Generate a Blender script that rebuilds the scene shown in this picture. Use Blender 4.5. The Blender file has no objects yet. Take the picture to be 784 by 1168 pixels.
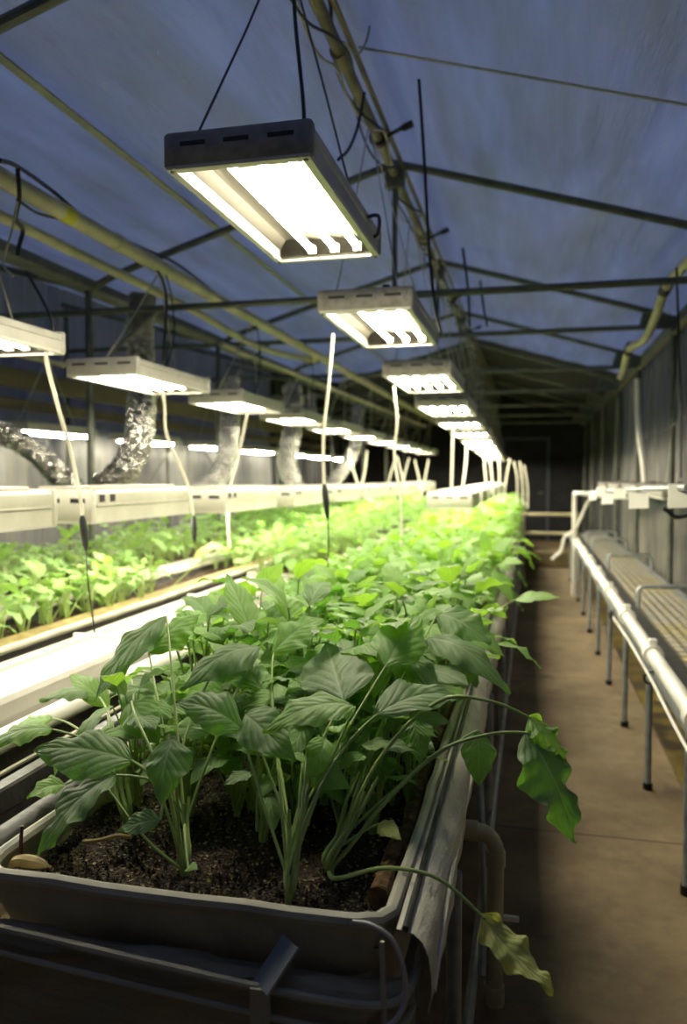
import bpy, math, random
from mathutils import Vector, Matrix
PI = math.pi
random.seed(7)
C = bpy.context.scene.collection
SC = bpy.context.scene
H = 1.35
YAW, PITCH, F = math.radians(13.422), math.radians(2.608), 900.0

# ---------------------------------------------------------------- measuring
_f = Vector((-math.sin(YAW)*math.cos(PITCH), math.cos(YAW)*math.cos(PITCH), -math.sin(PITCH)))
_r = Vector((math.cos(YAW), math.sin(YAW), 0))
_u = _r.cross(_f)
def at(u, v, y):
    "world point on the plane at distance y along the house seen at a measured place of the photo"
    d = _f + _r*((u-392)/F) + _u*((584-v)/F)
    return Vector((0, 0, H)) + d*(y/d.y)

# ---------------------------------------------------------------- materials
def new_mat(name):
    m = bpy.data.materials.new(name); m.use_nodes = True
    nt = m.node_tree; nt.nodes.clear()
    return m, nt, nt.nodes, nt.links
def N(nt, t, **kw):
    n = nt.nodes.new(t)
    for k, v in kw.items():
        if k in n.inputs: n.inputs[k].default_value = v
        else: setattr(n, k, v)
    return n
def mix_col(nt, fac, a, b, blend='MIX'):
    n = nt.nodes.new('ShaderNodeMix'); n.data_type = 'RGBA'; n.blend_type = blend
    for sock, val in ((n.inputs[0], fac), (n.inputs[6], a), (n.inputs[7], b)):
        if hasattr(val, 'is_linked'): nt.links.new(val, sock)
        elif isinstance(val, (int, float)): sock.default_value = val
        else: sock.default_value = (*val, 1)
    return n.outputs[2]
def ramp(nt, src, p0, p1):
    n = nt.nodes.new('ShaderNodeMapRange'); n.inputs[1].default_value = p0; n.inputs[2].default_value = p1
    nt.links.new(src, n.inputs[0]); return n.outputs[0]
def math_n(nt, op, a, b=None):
    n = nt.nodes.new('ShaderNodeMath'); n.operation = op
    for i, val in enumerate((a, b)):
        if val is None: continue
        if hasattr(val, 'is_linked'): nt.links.new(val, n.inputs[i])
        else: n.inputs[i].default_value = val
    return n.outputs[0]
def noise(nt, scale, detail=4, vec=None, rough=.5):
    n = nt.nodes.new('ShaderNodeTexNoise'); n.inputs['Scale'].default_value = scale
    n.inputs['Detail'].default_value = detail; n.inputs['Roughness'].default_value = rough
    if vec is not None: nt.links.new(vec, n.inputs['Vector'])
    return n.outputs['Fac']
def objcoord(nt, sc=(1, 1, 1)):
    t = nt.nodes.new('ShaderNodeTexCoord'); mp = nt.nodes.new('ShaderNodeMapping')
    mp.inputs['Scale'].default_value = sc; nt.links.new(t.outputs['Object'], mp.inputs['Vector'])
    return mp.outputs[0]
def bump(nt, h, strength=.3, dist=.01):
    b = nt.nodes.new('ShaderNodeBump'); b.inputs['Strength'].default_value = strength
    b.inputs['Distance'].default_value = dist; nt.links.new(h, b.inputs['Height']); return b.outputs[0]
def simple(name, c1, c2=None, rough=.5, metal=0, scale=12, bs=.15, bd=.004, lo=.35, hi=.7, spec=.5, sc=(1, 1, 1)):
    m, nt, ns, L = new_mat(name)
    p = N(nt, 'ShaderNodeBsdfPrincipled'); o = N(nt, 'ShaderNodeOutputMaterial'); L.new(p.outputs[0], o.inputs[0])
    v = objcoord(nt, sc)
    nz = noise(nt, scale, 5, v)
    c2 = c2 or tuple(x*.75 for x in c1)
    L.new(mix_col(nt, ramp(nt, nz, lo, hi), c1, c2), p.inputs['Base Color'])
    p.inputs['Roughness'].default_value = rough; p.inputs['Metallic'].default_value = metal
    p.inputs['Specular IOR Level'].default_value = spec
    if bs: L.new(bump(nt, noise(nt, scale*3, 4, v), bs, bd), p.inputs['Normal'])
    return m

M = {}
M['plastic_white'] = simple('white_lamp_plastic', (.56, .54, .46), (.46, .44, .37), .38, 0, 9, .05)
M['plastic_dark'] = simple('dusty_cap_and_shaded_housing', (.30, .28, .25), (.18, .17, .15), .6, 0, 30, .15)
M['lamp_side'] = simple('aged_lamp_housing', (.42, .40, .35), (.34, .32, .28), .45, 0, 14, .05)
M['black'] = simple('black_rubber', (.012, .012, .012), (.02, .02, .02), .5, 0, 20, .05)
M['screw'] = simple('dark_screw', (.02, .02, .02), None, .4, .6, 20, 0)
M['cord_white'] = simple('white_cord', (.78, .74, .62), (.66, .62, .5), .45, 0, 20, .05)
M['wire'] = simple('steel_wire', (.12, .12, .11), (.07, .07, .07), .45, .7, 60, .1)
M['wire_pale'] = simple('pale_string', (.46, .44, .34), (.34, .32, .25), .6, .1, 60, .1)
M['steel'] = simple('galvanised_steel', (.34, .37, .38), (.22, .24, .25), .42, .35, 18, .1)
M['steel_dark'] = simple('dull_truss_steel', (.12, .13, .105), (.07, .075, .06), .55, .4, 10, .15)
M['pipe_cream'] = simple('yellowed_pvc_pipe', (.50, .45, .28), (.34, .30, .19), .42, 0, 6, .08)
M['pipe_olive'] = simple('olive_ridge_pipe', (.24, .22, .12), (.13, .12, .07), .5, .2, 8, .15)
M['pipe_white'] = simple('white_pvc_pipe', (.78, .76, .70), (.58, .55, .48), .4, 0, 5, .06, lo=.45, hi=.8)
M['yellow_tape'] = simple('yellow_tape', (.55, .48, .02), None, .5)
M['tag_card'] = simple('white_tag_card', (.93, .91, .80), (.86, .84, .72), .6, 0, 8, .02)
M['liner_black'] = simple('black_liner', (.018, .017, .017), (.035, .033, .03), .5, 0, 8, .5, .01)
M['rim_cream'] = simple('cream_tray_rim', (.50, .48, .38), (.33, .31, .22), .5, 0, 9, .2)
M['bag'] = simple('brown_fibre', (.20, .11, .035), (.06, .035, .015), .9, 0, 40, .8, .01)
M['tray_plastic'] = simple('grey_tray_plastic', (.46, .42, .31), (.30, .28, .20), .42, 0, 7, .4, .01)
M['gutter_white'] = simple('white_gutter_cover', (.42, .40, .35), (.33, .31, .27), .4, 0, 4, .2, .01, sc=(1, .25, 1))
M['stem'] = simple('stem_green', (.36, .48, .16), (.25, .36, .10), .45, 0, 20, .15)
M['stem_red'] = simple('dark_red_stub', (.10, .03, .04), None, .6)
M['root'] = simple('pale_tuber', (.85, .66, .28), (.62, .44, .14), .6, 0, 30, .4)
M['dry_straw'] = simple('dry_root_mat', (.40, .31, .13), (.20, .14, .05), .8, 0, 30, .6)
M['wood'] = simple('yellow_beam', (.16, .12, .05), (.08, .06, .025), .6, 0, 5, .2, sc=(1, .1, 1))
M['orange'] = simple('orange_plastic', (.55, .12, .03), None, .5)
M['slot'] = simple('dark_slot', (.025, .022, .02), None, .7)

def liner_mat():
    m, nt, ns, L = new_mat('wrinkled_silver_sheet')
    p = N(nt, 'ShaderNodeBsdfPrincipled'); o = N(nt, 'ShaderNodeOutputMaterial'); L.new(p.outputs[0], o.inputs[0])
    v = objcoord(nt, (2.2, .55, 2.2)); w = noise(nt, 6, 6, v, .6)
    v2 = objcoord(nt, (1, .35, 1)); d = noise(nt, 5, 5, v2)
    L.new(mix_col(nt, ramp(nt, d, .4, .72), (.60, .57, .48), (.26, .24, .18)), p.inputs['Base Color'])
    p.inputs['Roughness'].default_value = .38
    L.new(bump(nt, w, .8, .03), p.inputs['Normal'])
    return m
M['liner'] = liner_mat()

def soil_mat():
    m, nt, ns, L = new_mat('crumbly_soil')
    p = N(nt, 'ShaderNodeBsdfPrincipled'); o = N(nt, 'ShaderNodeOutputMaterial'); L.new(p.outputs[0], o.inputs[0])
    v = objcoord(nt)
    vo = nt.nodes.new('ShaderNodeTexVoronoi'); vo.inputs['Scale'].default_value = 170; L.new(v, vo.inputs['Vector'])
    sep = N(nt, 'ShaderNodeSeparateColor'); L.new(vo.outputs['Color'], sep.inputs[0])
    base = mix_col(nt, ramp(nt, noise(nt, 60, 6, v, .7), .35, .65), (.012, .008, .005), (.075, .045, .022))
    c = mix_col(nt, ramp(nt, sep.outputs[0], .88, .93), base, (.34, .25, .13))
    c = mix_col(nt, ramp(nt, noise(nt, 9, 3, v), .55, .75), c, (.11, .06, .02))
    L.new(c, p.inputs['Base Color']); p.inputs['Roughness'].default_value = .95
    L.new(bump(nt, math_n(nt, 'ADD', vo.outputs['Distance'], noise(nt, 120, 5, v)), 1, .01), p.inputs['Normal'])
    return m
M['soil'] = soil_mat()

def leaf_mat(name, dark, light, trans, rough=.5):
    m, nt, ns, L = new_mat(name)
    o = N(nt, 'ShaderNodeOutputMaterial')
    uv = N(nt, 'ShaderNodeUVMap'); sp = N(nt, 'ShaderNodeSeparateXYZ'); L.new(uv.outputs[0], sp.inputs[0])
    a = math_n(nt, 'ABSOLUTE', math_n(nt, 'SUBTRACT', sp.outputs[0], .5))      # 0 .. .5 from the midrib
    s = sp.outputs[1]
    ph = math_n(nt, 'FRACT', math_n(nt, 'MULTIPLY', math_n(nt, 'SUBTRACT', s, math_n(nt, 'MULTIPLY', a, .75)), 7))
    dv = math_n(nt, 'ABSOLUTE', math_n(nt, 'SUBTRACT', ph, .5))                 # 0 at a side vein
    side = ramp(nt, dv, .07, .0)
    mid = ramp(nt, a, .022, .006)
    vein = math_n(nt, 'MAXIMUM', mid, math_n(nt, 'MULTIPLY', side, .28))
    gi = N(nt, 'ShaderNodeNewGeometry')
    rnd = gi.outputs['Random Per Island']
    v = objcoord(nt)
    nz = noise(nt, 18, 4, v)
    base = mix_col(nt, rnd, dark, light)
    base = mix_col(nt, ramp(nt, nz, .35, .7), base, tuple(x*.8 for x in light))
    base = mix_col(nt, vein, base, (.42, .55, .28))
    p = N(nt, 'ShaderNodeBsdfPrincipled'); L.new(base, p.inputs['Base Color'])
    p.inputs['Roughness'].default_value = rough; p.inputs['Specular IOR Level'].default_value = .35
    puck = math_n(nt, 'ADD', math_n(nt, 'MULTIPLY', ramp(nt, dv, 0, .35), .6), math_n(nt, 'MULTIPLY', noise(nt, 95, 4, v), .7))
    puck = math_n(nt, 'MULTIPLY', puck, ramp(nt, a, 0, .06))
    bn = bump(nt, puck, .35, .004); L.new(bn, p.inputs['Normal'])
    t = N(nt, 'ShaderNodeBsdfTranslucent')
    L.new(mix_col(nt, vein, mix_col(nt, rnd, trans, tuple(x*.72 for x in trans)), tuple(x*.6 for x in trans)), t.inputs[0])
    L.new(bn, t.inputs['Normal'])
    mx = N(nt, 'ShaderNodeMixShader'); mx.inputs[0].default_value = .42
    L.new(p.outputs[0], mx.inputs[1]); L.new(t.outputs[0], mx.inputs[2]); L.new(mx.outputs[0], o.inputs[0])
    return m
M['leaf'] = leaf_mat('leaf_green', (.17, .33, .10), (.27, .46, .13), (.44, .80, .06))
M['leaf_dark'] = leaf_mat('leaf_dark_sage', (.17, .28, .12), (.25, .37, .17), (.20, .48, .04), .5)
M['leaf_young'] = leaf_mat('leaf_young_green', (.20, .37, .11), (.29, .48, .15), (.38, .66, .10))
M['leaf_yellow'] = leaf_mat('leaf_yellowing', (.46, .58, .16), (.62, .66, .24), (.62, .66, .10))

def film_mat(name, col, tr, dirt, transp=.0, stretch=(1, 3, 1)):
    m, nt, ns, L = new_mat(name)
    o = N(nt, 'ShaderNodeOutputMaterial')
    v = objcoord(nt, stretch)
    n1 = noise(nt, 2.2, 5, v, .6); n2 = noise(nt, 7, 5, v, .6)
    c = mix_col(nt, ramp(nt, n1, .42, .68), col, dirt)  # dirt patches, with pale reflection streaks painted into the same noise
    p = N(nt, 'ShaderNodeBsdfPrincipled'); L.new(c, p.inputs['Base Color'])
    p.inputs['Roughness'].default_value = .33; p.inputs['Specular IOR Level'].default_value = .7
    bn = bump(nt, math_n(nt, 'ADD', n1, math_n(nt, 'MULTIPLY', n2, .3)), .45, .12); L.new(bn, p.inputs['Normal'])
    t = N(nt, 'ShaderNodeBsdfTranslucent')
    L.new(mix_col(nt, ramp(nt, n1, .3, .7), tr, tuple(x*.45 for x in tr)), t.inputs[0])  # same streaks of light painted into the translucency
    mx = N(nt, 'ShaderNodeMixShader'); mx.inputs[0].default_value = .6
    L.new(p.outputs[0], mx.inputs[1]); L.new(t.outputs[0], mx.inputs[2]); L.new(mx.outputs[0], o.inputs[0])
    return m
M['film_roof'] = film_mat('roof_film', (.12, .125, .14), (.72, .74, .80), (.34, .34, .25), stretch=(3.0, .42, 3.0))
M['film_wall'] = film_mat('wall_film', (.15, .145, .125), (.09, .09, .09), (.48, .45, .36), stretch=(1, 4, .3))  # dirt tone raised to paint in the brighter folds
M['left_wall'] = film_mat('left_wall_film', (.28, .28, .27), (.10, .10, .12), (.40, .39, .34), stretch=(1, 2.5, .3))
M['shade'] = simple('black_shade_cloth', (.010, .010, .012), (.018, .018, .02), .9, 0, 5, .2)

def foil_mat():
    m, nt, ns, L = new_mat('crinkled_foil')
    p = N(nt, 'ShaderNodeBsdfPrincipled'); o = N(nt, 'ShaderNodeOutputMaterial'); L.new(p.outputs[0], o.inputs[0])
    v = objcoord(nt, (1, 1, 2.2)); p.inputs['Base Color'].default_value = (.62, .61, .58, 1)
    p.inputs['Metallic'].default_value = .9; p.inputs['Roughness'].default_value = .25
    vo = nt.nodes.new('ShaderNodeTexVoronoi'); vo.inputs['Scale'].default_value = 28; L.new(v, vo.inputs['Vector'])
    L.new(bump(nt, math_n(nt, 'ADD', vo.outputs['Distance'], noise(nt, 25, 5, v)), 1, .03), p.inputs['Normal'])
    return m
M['foil'] = foil_mat()

def floor_mat():
    m, nt, ns, L = new_mat('stained_concrete_and_wet_dirt')
    p = N(nt, 'ShaderNodeBsdfPrincipled'); o = N(nt, 'ShaderNodeOutputMaterial'); L.new(p.outputs[0], o.inputs[0])
    v = objcoord(nt); x = N(nt, 'ShaderNodeSeparateXYZ'); L.new(v, x.inputs[0])
    n1 = noise(nt, 1.6, 6, v, .6); n2 = noise(nt, 14, 6, v, .65); n3 = noise(nt, 4, 5, v)
    con = mix_col(nt, ramp(nt, n1, .38, .68), (.21, .15, .08), (.085, .055, .026))
    con = mix_col(nt, math_n(nt, 'MULTIPLY', ramp(nt, n2, .45, .75), .5), con, (.07, .048, .03))
    con = mix_col(nt, math_n(nt, 'MULTIPLY', ramp(nt, n3, .60, .70), .7), con, (.05, .03, .016))
    # slab joints running across the path
    j = math_n(nt, 'ABSOLUTE', math_n(nt, 'SUBTRACT', math_n(nt, 'FRACT', math_n(nt, 'DIVIDE', x.outputs[1], 2.4)), .27))
    con = mix_col(nt, ramp(nt, j, .004, .001), con, (.05, .035, .02))
    dirt = mix_col(nt, ramp(nt, n3, .42, .62), (.03, .02, .012), (.17, .12, .02))
    dirt = mix_col(nt, ramp(nt, n1, .55, .7), dirt, (.09, .08, .04))
    edge = math_n(nt, 'ADD', x.outputs[0], math_n(nt, 'MULTIPLY', math_n(nt, 'SUBTRACT', n2, .5), .05))
    isd = ramp(nt, edge, .645, .66)
    L.new(mix_col(nt, isd, con, dirt), p.inputs['Base Color'])
    L.new(math_n(nt, 'SUBTRACT', .78, math_n(nt, 'MULTIPLY', isd, .38)), p.inputs['Roughness'])
    L.new(bump(nt, math_n(nt, 'ADD', n2, math_n(nt, 'MULTIPLY', isd, -3)), .35, .01), p.inputs['Normal'])
    return m
M['floor'] = floor_mat()

def mesh_bench_mat():
    m, nt, ns, L = new_mat('algae_stained_bench_sheet')
    p = N(nt, 'ShaderNodeBsdfPrincipled'); o = N(nt, 'ShaderNodeOutputMaterial'); L.new(p.outputs[0], o.inputs[0])
    v = objcoord(nt); n1 = noise(nt, 3, 6, v, .6); n2 = noise(nt, 20, 5, v)
    c = mix_col(nt, ramp(nt, n1, .42, .6), (.30, .27, .22), (.30, .24, .08))
    c = mix_col(nt, math_n(nt, 'MULTIPLY', ramp(nt, n2, .5, .7), .6), c, (.08, .06, .04))
    L.new(c, p.inputs['Base Color']); p.inputs['Roughness'].default_value = .5
    L.new(bump(nt, n2, .3, .01), p.inputs['Normal']); return m
M['bench_sheet'] = mesh_bench_mat()

def emit_mat(name, col, s):
    m, nt, ns, L = new_mat(name)
    e = N(nt, 'ShaderNodeEmission'); e.inputs[0].default_value = (*col, 1); e.inputs[1].default_value = s
    o = N(nt, 'ShaderNodeOutputMaterial'); L.new(e.outputs[0], o.inputs[0]); return m
M['tube_lit'] = emit_mat('glowing_tube', (1.0, .925, .69), 160)
M['tube_low'] = emit_mat('glowing_tube_low_row', (1.0, .93, .72), 62)
M['tube_off'] = simple('unlit_tube', (.8, .8, .76), None, .2, 0, 5, 0)
def refl():
    m, nt, ns, L = new_mat('lamp_reflector')
    p = N(nt, 'ShaderNodeBsdfPrincipled'); o = N(nt, 'ShaderNodeOutputMaterial'); L.new(p.outputs[0], o.inputs[0])
    p.inputs['Base Color'].default_value = (.042, .039, .031, 1); p.inputs['Specular IOR Level'].default_value = .05; p.inputs['Roughness'].default_value = .6
    L.new(bump(nt, noise(nt, 30, 3, objcoord(nt, (1, .2, 1))), .15, .004), p.inputs['Normal']); return m
M['reflector'] = refl()

# ---------------------------------------------------------------- mesh building
class MB:
    def __init__(s): s.v = []; s.f = []; s.uv = []; s.hasuv = False
    def add(s, vs, fs, uvs=None):
        b = len(s.v); s.v += [tuple(p) for p in vs]
        s.f += [tuple(i+b for i in f) for f in fs]
        s.uv += (uvs if uvs else [(0, 0)]*len(vs))
        if uvs: s.hasuv = True
        return s
    def box(s, a, b, bev=0):
        x0, y0, z0 = a; x1, y1, z1 = b
        if bev <= 0:
            vs = [(x, y, z) for z in (z0, z1) for y in (y0, y1) for x in (x0, x1)]
            fs = [(0, 2, 3, 1), (4, 5, 7, 6), (0, 1, 5, 4), (2, 6, 7, 3), (0, 4, 6, 2), (1, 3, 7, 5)]
            return s.add(vs, fs)
        # chamfered along every z-loop
        def ring(z, i): return [(x0+i+bev*k1, y0+i+bev*k2, z) for k1, k2 in ()] or \
            [(x0+i+bev, y0+i, z), (x1-i-bev, y0+i, z), (x1-i, y0+i+bev, z), (x1-i, y1-i-bev, z),
             (x1-i-bev, y1-i, z), (x0+i+bev, y1-i, z), (x0+i, y1-i-bev, z), (x0+i, y0+i+bev, z)]
        vs = ring(z0, bev*.7)+ring(z0+bev, 0)+ring(z1-bev, 0)+ring(z1, bev*.7)
        fs = [tuple(reversed(range(8))), tuple(range(24, 32))]
        for r in range(3):
            for k in range(8):
                fs.append((r*8+k, r*8+(k+1) % 8, r*8+8+(k+1) % 8, r*8+8+k))
        return s.add(vs, fs)
    def tube(s, pts, r, n=8, cap=True, up=None):
        pts = [Vector(p) for p in pts]
        rs = r if isinstance(r, (list, tuple)) else [r]*len(pts)
        vs = []; ref = Vector(up) if up else None; prev = None
        for i, p in enumerate(pts):
            t = (pts[min(i+1, len(pts)-1)]-pts[max(i-1, 0)])
            if t.length < 1e-9: t = Vector((0, 0, 1))
            t.normalize()
            if prev is None:
                a = Vector((0, 0, 1)) if abs(t.z) < .9 else Vector((1, 0, 0))
                e1 = (a-t*a.dot(t)).normalized()
            else:
                e1 = (prev-t*prev.dot(t))
                e1 = e1.normalized() if e1.length > 1e-6 else t.orthogonal().normalized()
            prev = e1; e2 = t.cross(e1)
            for k in range(n):
                a = 2*PI*k/n; vs.append(p+(e1*math.cos(a)+e2*math.sin(a))*rs[i])
        fs = []
        for i in range(len(pts)-1):
            for k in range(n):
                fs.append((i*n+k, i*n+(k+1) % n, (i+1)*n+(k+1) % n, (i+1)*n+k))
        if cap:
            fs.append(tuple(reversed(range(n)))); fs.append(tuple(range((len(pts)-1)*n, len(pts)*n)))
        return s.add(vs, fs)
    def beam(s, a, b, w, h):
        "rectangular bar between two points"
        a = Vector(a); b = Vector(b); t = (b-a).normalized()
        u = Vector((0, 0, 1)) if abs(t.z) < .95 else Vector((0, 1, 0))
        e1 = t.cross(u).normalized()*w/2; e2 = e1.cross(t).normalized()*h/2
        vs = [p+x for p in (a, b) for x in (e1+e2, e1-e2, -e1-e2, -e1+e2)]
        return s.add(vs, [(0, 1, 2, 3), (7, 6, 5, 4), (0, 4, 5, 1), (1, 5, 6, 2), (2, 6, 7, 3), (3, 7, 4, 0)])
    def grid(s, fn, nu, nv):
        vs = [fn(i/nu, j/nv) for j in range(nv+1) for i in range(nu+1)]
        fs = [(j*(nu+1)+i, j*(nu+1)+i+1, (j+1)*(nu+1)+i+1, (j+1)*(nu+1)+i) for j in range(nv) for i in range(nu)]
        return s.add(vs, fs)
    def ball(s, c, r, n=8):
        rx, ry, rz = r if isinstance(r, tuple) else (r, r, r)
        vs = []; fs = []
        for j in range(n+1):
            th = PI*j/n
            for k in range(n): vs.append((c[0]+rx*math.sin(th)*math.cos(2*PI*k/n), c[1]+ry*math.sin(th)*math.sin(2*PI*k/n), c[2]+rz*math.cos(th)))
        for j in range(n):
            for k in range(n): fs.append((j*n+k, (j+1)*n+k, (j+1)*n+(k+1) % n, j*n+(k+1) % n))
        return s.add(vs, fs)
    def build(s, name, mat, parent=None, smooth=True, loc=None, mods=()):
        me = bpy.data.meshes.new(name); me.from_pydata(s.v, [], s.f)
        if s.hasuv:
            ul = me.uv_layers.new(name='UVMap')
            for lp in me.loops: ul.data[lp.index].uv = s.uv[lp.vertex_index]
        me.materials.append(mat)
        for p in me.polygons: p.use_smooth = smooth
        if smooth:
            me.set_sharp_from_angle(angle=math.radians(38))
        o = bpy.data.objects.new(name, me); C.objects.link(o)
        if parent: o.parent = parent
        if loc: o.location = loc
        return o
def tag(o, label=None, cat=None, group=None, kind=None):
    if label: o['label'] = label
    if cat: o['category'] = cat
    if group: o['group'] = group
    if kind: o['kind'] = kind
    return o
def empty(name, loc, label, cat, group=None, rz=0):
    o = bpy.data.objects.new(name, None); C.objects.link(o); o.location = loc; o.rotation_euler = (0, 0, rz)
    o.empty_display_size = .05
    return tag(o, label, cat, group)
def struct(o): o['kind'] = 'structure'; return o
def spline(pts, n=6):
    "Catmull-Rom"
    P = [Vector(p) for p in pts]; P = [P[0]*2-P[1]]+P+[P[-1]*2-P[-2]]; out = []
    for i in range(1, len(P)-2):
        for k in range(n):
            t = k/n; a, b, c, d = P[i-1:i+3]
            out.append(.5*((2*b)+(c-a)*t+(2*a-5*b+4*c-d)*t*t+(3*b-a-3*c+d)*t**3))
    out.append(P[-2]); return out
def kids(o): return [c for c in o.children]
def copy_tree(o, parent=None):
    c = o.copy(); C.objects.link(c)
    if parent: c.parent = parent
    for ch in kids(o): copy_tree(ch, c)
    return c

# ================================================================ SETTING
XL, XR, YB, Y0 = -3.9, 1.06, 17.0, -1.2
RX, RZ, EZ = -.70, 2.97, 2.46          # ridge
XV = -2.46                              # gutter between the two bays
m = MB(); m.grid(lambda u, v: (XL-.3+(XR-XL+.6)*u, Y0-.3+(YB-Y0+.6)*v, 0), 4, 12)
m.add([(XL-.3, Y0-.3, -.1), (XR+.3, Y0-.3, -.1), (XR+.3, YB+.3, -.1), (XL-.3, YB+.3, -.1)], [(3, 2, 1, 0)])
struct(m.build('floor', M['floor'], smooth=False))
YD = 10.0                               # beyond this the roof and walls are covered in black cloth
def roof_z(x):
    if x >= XV-.001: return RZ+.03-(abs(x-RX)/(XR-RX))*(RZ-EZ)
    return EZ+.03+(XV-x)*.27
def roof(name, ya, yb, mat):
    m = MB()
    def slope(xa, xb):
        def fn(u, v):
            x = xa+(xb-xa)*u; y = ya+(yb-ya)*v
            sag = .02*math.sin(PI*(((y-.15)/1.85) % 1))
            return (x, y, roof_z(x)+.05+sag+.006*math.sin(x*19+y*2.3)*math.sin(y*7))
        return fn
    for xa, xb in ((XR+.02, RX), (RX, XV+.0001), (XV, XL-.02)): m.grid(slope(xa, xb), 30, int((yb-ya)*14))
    return struct(m.build(name, mat))
roof('ceiling', Y0, YD, M['film_roof'])
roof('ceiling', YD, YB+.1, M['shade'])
def sidewall(name, x, ya, yb, za, zb, mat, nw=0):
    m = MB()
    def fn(u, v):
        y = ya+(yb-ya)*u; z = za+(zb-za)*v
        return (x+.02*math.sin(y*23+2*math.sin(z*2.2))*math.sin(y*5.1)+.014*math.sin(y*41+z), y, z)
    m.grid(fn, int((yb-ya)*22), 12)
    return struct(m.build(name, mat))
sidewall('wall_right', XR, Y0, YD, 0, EZ+.06, M['film_wall'])
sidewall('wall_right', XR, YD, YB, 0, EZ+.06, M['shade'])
sidewall('wall_left', XL, Y0, YD+1.5, 0, 2.96, M['left_wall'])
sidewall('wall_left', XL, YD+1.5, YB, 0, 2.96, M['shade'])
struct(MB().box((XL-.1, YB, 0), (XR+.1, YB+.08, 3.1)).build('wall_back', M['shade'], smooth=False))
struct(MB().box((XL-.1, Y0-.1, 0), (XR+.1, Y0, 3.1)).build('wall_front', M['left_wall'], smooth=False))
# door in the end wall
d = MB()
for a, b in (((-.62, YB-.05, 0), (-.56, YB-.005, 2.1)), ((.3, YB-.05, 0), (.36, YB-.005, 2.1)), ((-.62, YB-.05, 2.1), (.36, YB-.005, 2.16))): d.box(a, b, .006)
dr = struct(d.build('door_1', simple('dark_blue_door_frame', (.05, .06, .09), None, .5), smooth=False))
MB().box((-.56, YB-.03, .01), (.3, YB-.004, 2.1), .006).build('door_panel', M['shade'], dr, False)
MB().tube([(.22, YB-.03, 1.0), (.22, YB-.09, 1.0), (.14, YB-.09, 1.0)], .01).build('door_handle', M['steel'], dr)

# ---- trusses (one thing each)
TY = [.2, 2.12, 4.07, 5.97, 7.85, 9.7, 11.6, 13.5, 15.4]
TZ = 2.34
ordn = ['first', 'second', 'third', 'fourth', 'fifth', 'sixth', 'seventh', 'eighth', 'ninth', 'tenth', 'eleventh', 'twelfth', 'thirteenth', 'fourteenth']
for i, y in enumerate(TY):
    where = ['right above the viewer and outside the picture', 'only its sloping rafter seen in the top left corner',
             'apex just right of the nearest hanging lamp'][i] if i < 3 else ordn[i-1]+' one counted away from the viewer'
    t = empty('roof_truss', (0, y, 0), 'dull steel roof truss, '+where, 'roof truss', 'roof trusses of the greenhouse')
    zt = [2.34, 2.34, 2.28, 2.40, 2.37, 2.36, 2.36, 2.36, 2.36][i]
    r = MB()
    r.tube(spline([(RX, 0, RZ-.03), (RX+.12, 0, RZ-.055), (XR-.4, 0, EZ+.09), (XR-.16, 0, EZ+.01), (XR-.05, 0, EZ-.12)]), .021, 8)
    r.build('rafter', M['steel_dark'], t)
    r = MB(); r.tube(spline([(RX, 0, RZ-.03), (RX-.12, 0, RZ-.055), (XV+.3, 0, EZ+.06), (XV, 0, EZ-.06)]), .021, 8)
    r.build('rafter', M['steel_dark'], t)
    r = MB(); r.tube([(XV, 0, EZ-.05), (XL+.04, 0, EZ+.33)], .02, 8); r.build('rafter', M['steel_dark'], t)
    if i >= 2:
        MB().tube([(XL+.05, 0, zt), (XR-.05, 0, zt)], .019, 8).build('tie_beam', M['steel_dark'], t)
        MB().tube([(RX, 0, zt), (RX, 0, RZ-.04)], .014, 8).build('king_post', M['steel_dark'], t)
    MB().box((RX-.05, -.028, RZ-.15), (RX+.05, .028, RZ-.02), .008).build('apex_bracket', M['steel_dark'], t)
    g = MB(); g.add([(XR-.06, -.004, zt-.02), (XR-.34, -.004, zt-.0), (XR-.30, -.004, EZ+.08), (XR-.06, -.004, EZ),
                     (XR-.06, .004, zt-.02), (XR-.34, .004, zt-.0), (XR-.30, .004, EZ+.08), (XR-.06, .004, EZ)],
                    [(0, 1, 2, 3), (7, 6, 5, 4), (0, 4, 5, 1), (1, 5, 6, 2), (2, 6, 7, 3), (3, 7, 4, 0)])
    g.build('gusset_plate', M['steel_dark'], t, False)
    MB().tube([(XR-.1, 0, 0), (XR-.1, 0, EZ)], .022, 10).build('post', M['steel_dark'], t)
    MB().tube([(XV, 0, 0), (XV, 0, EZ)], .02, 10).build('post', M['steel_dark'], t)
    MB().tube([(XL+.08, 0, 0), (XL+.08, 0, EZ+.3)], .02, 10).build('post', M['steel_dark'], t)
    MB().tube([(XV+.02, 0, zt-.32), (XV+.45, 0, zt)], .011, 6).build('brace', M['steel_dark'], t)

# ---- long members
def long_thing(name, pts, r, mat, label, cat, n=10, group=None):
    o = MB().tube(pts, r, n).build(name, mat); return tag(o, label, cat, group)
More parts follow.
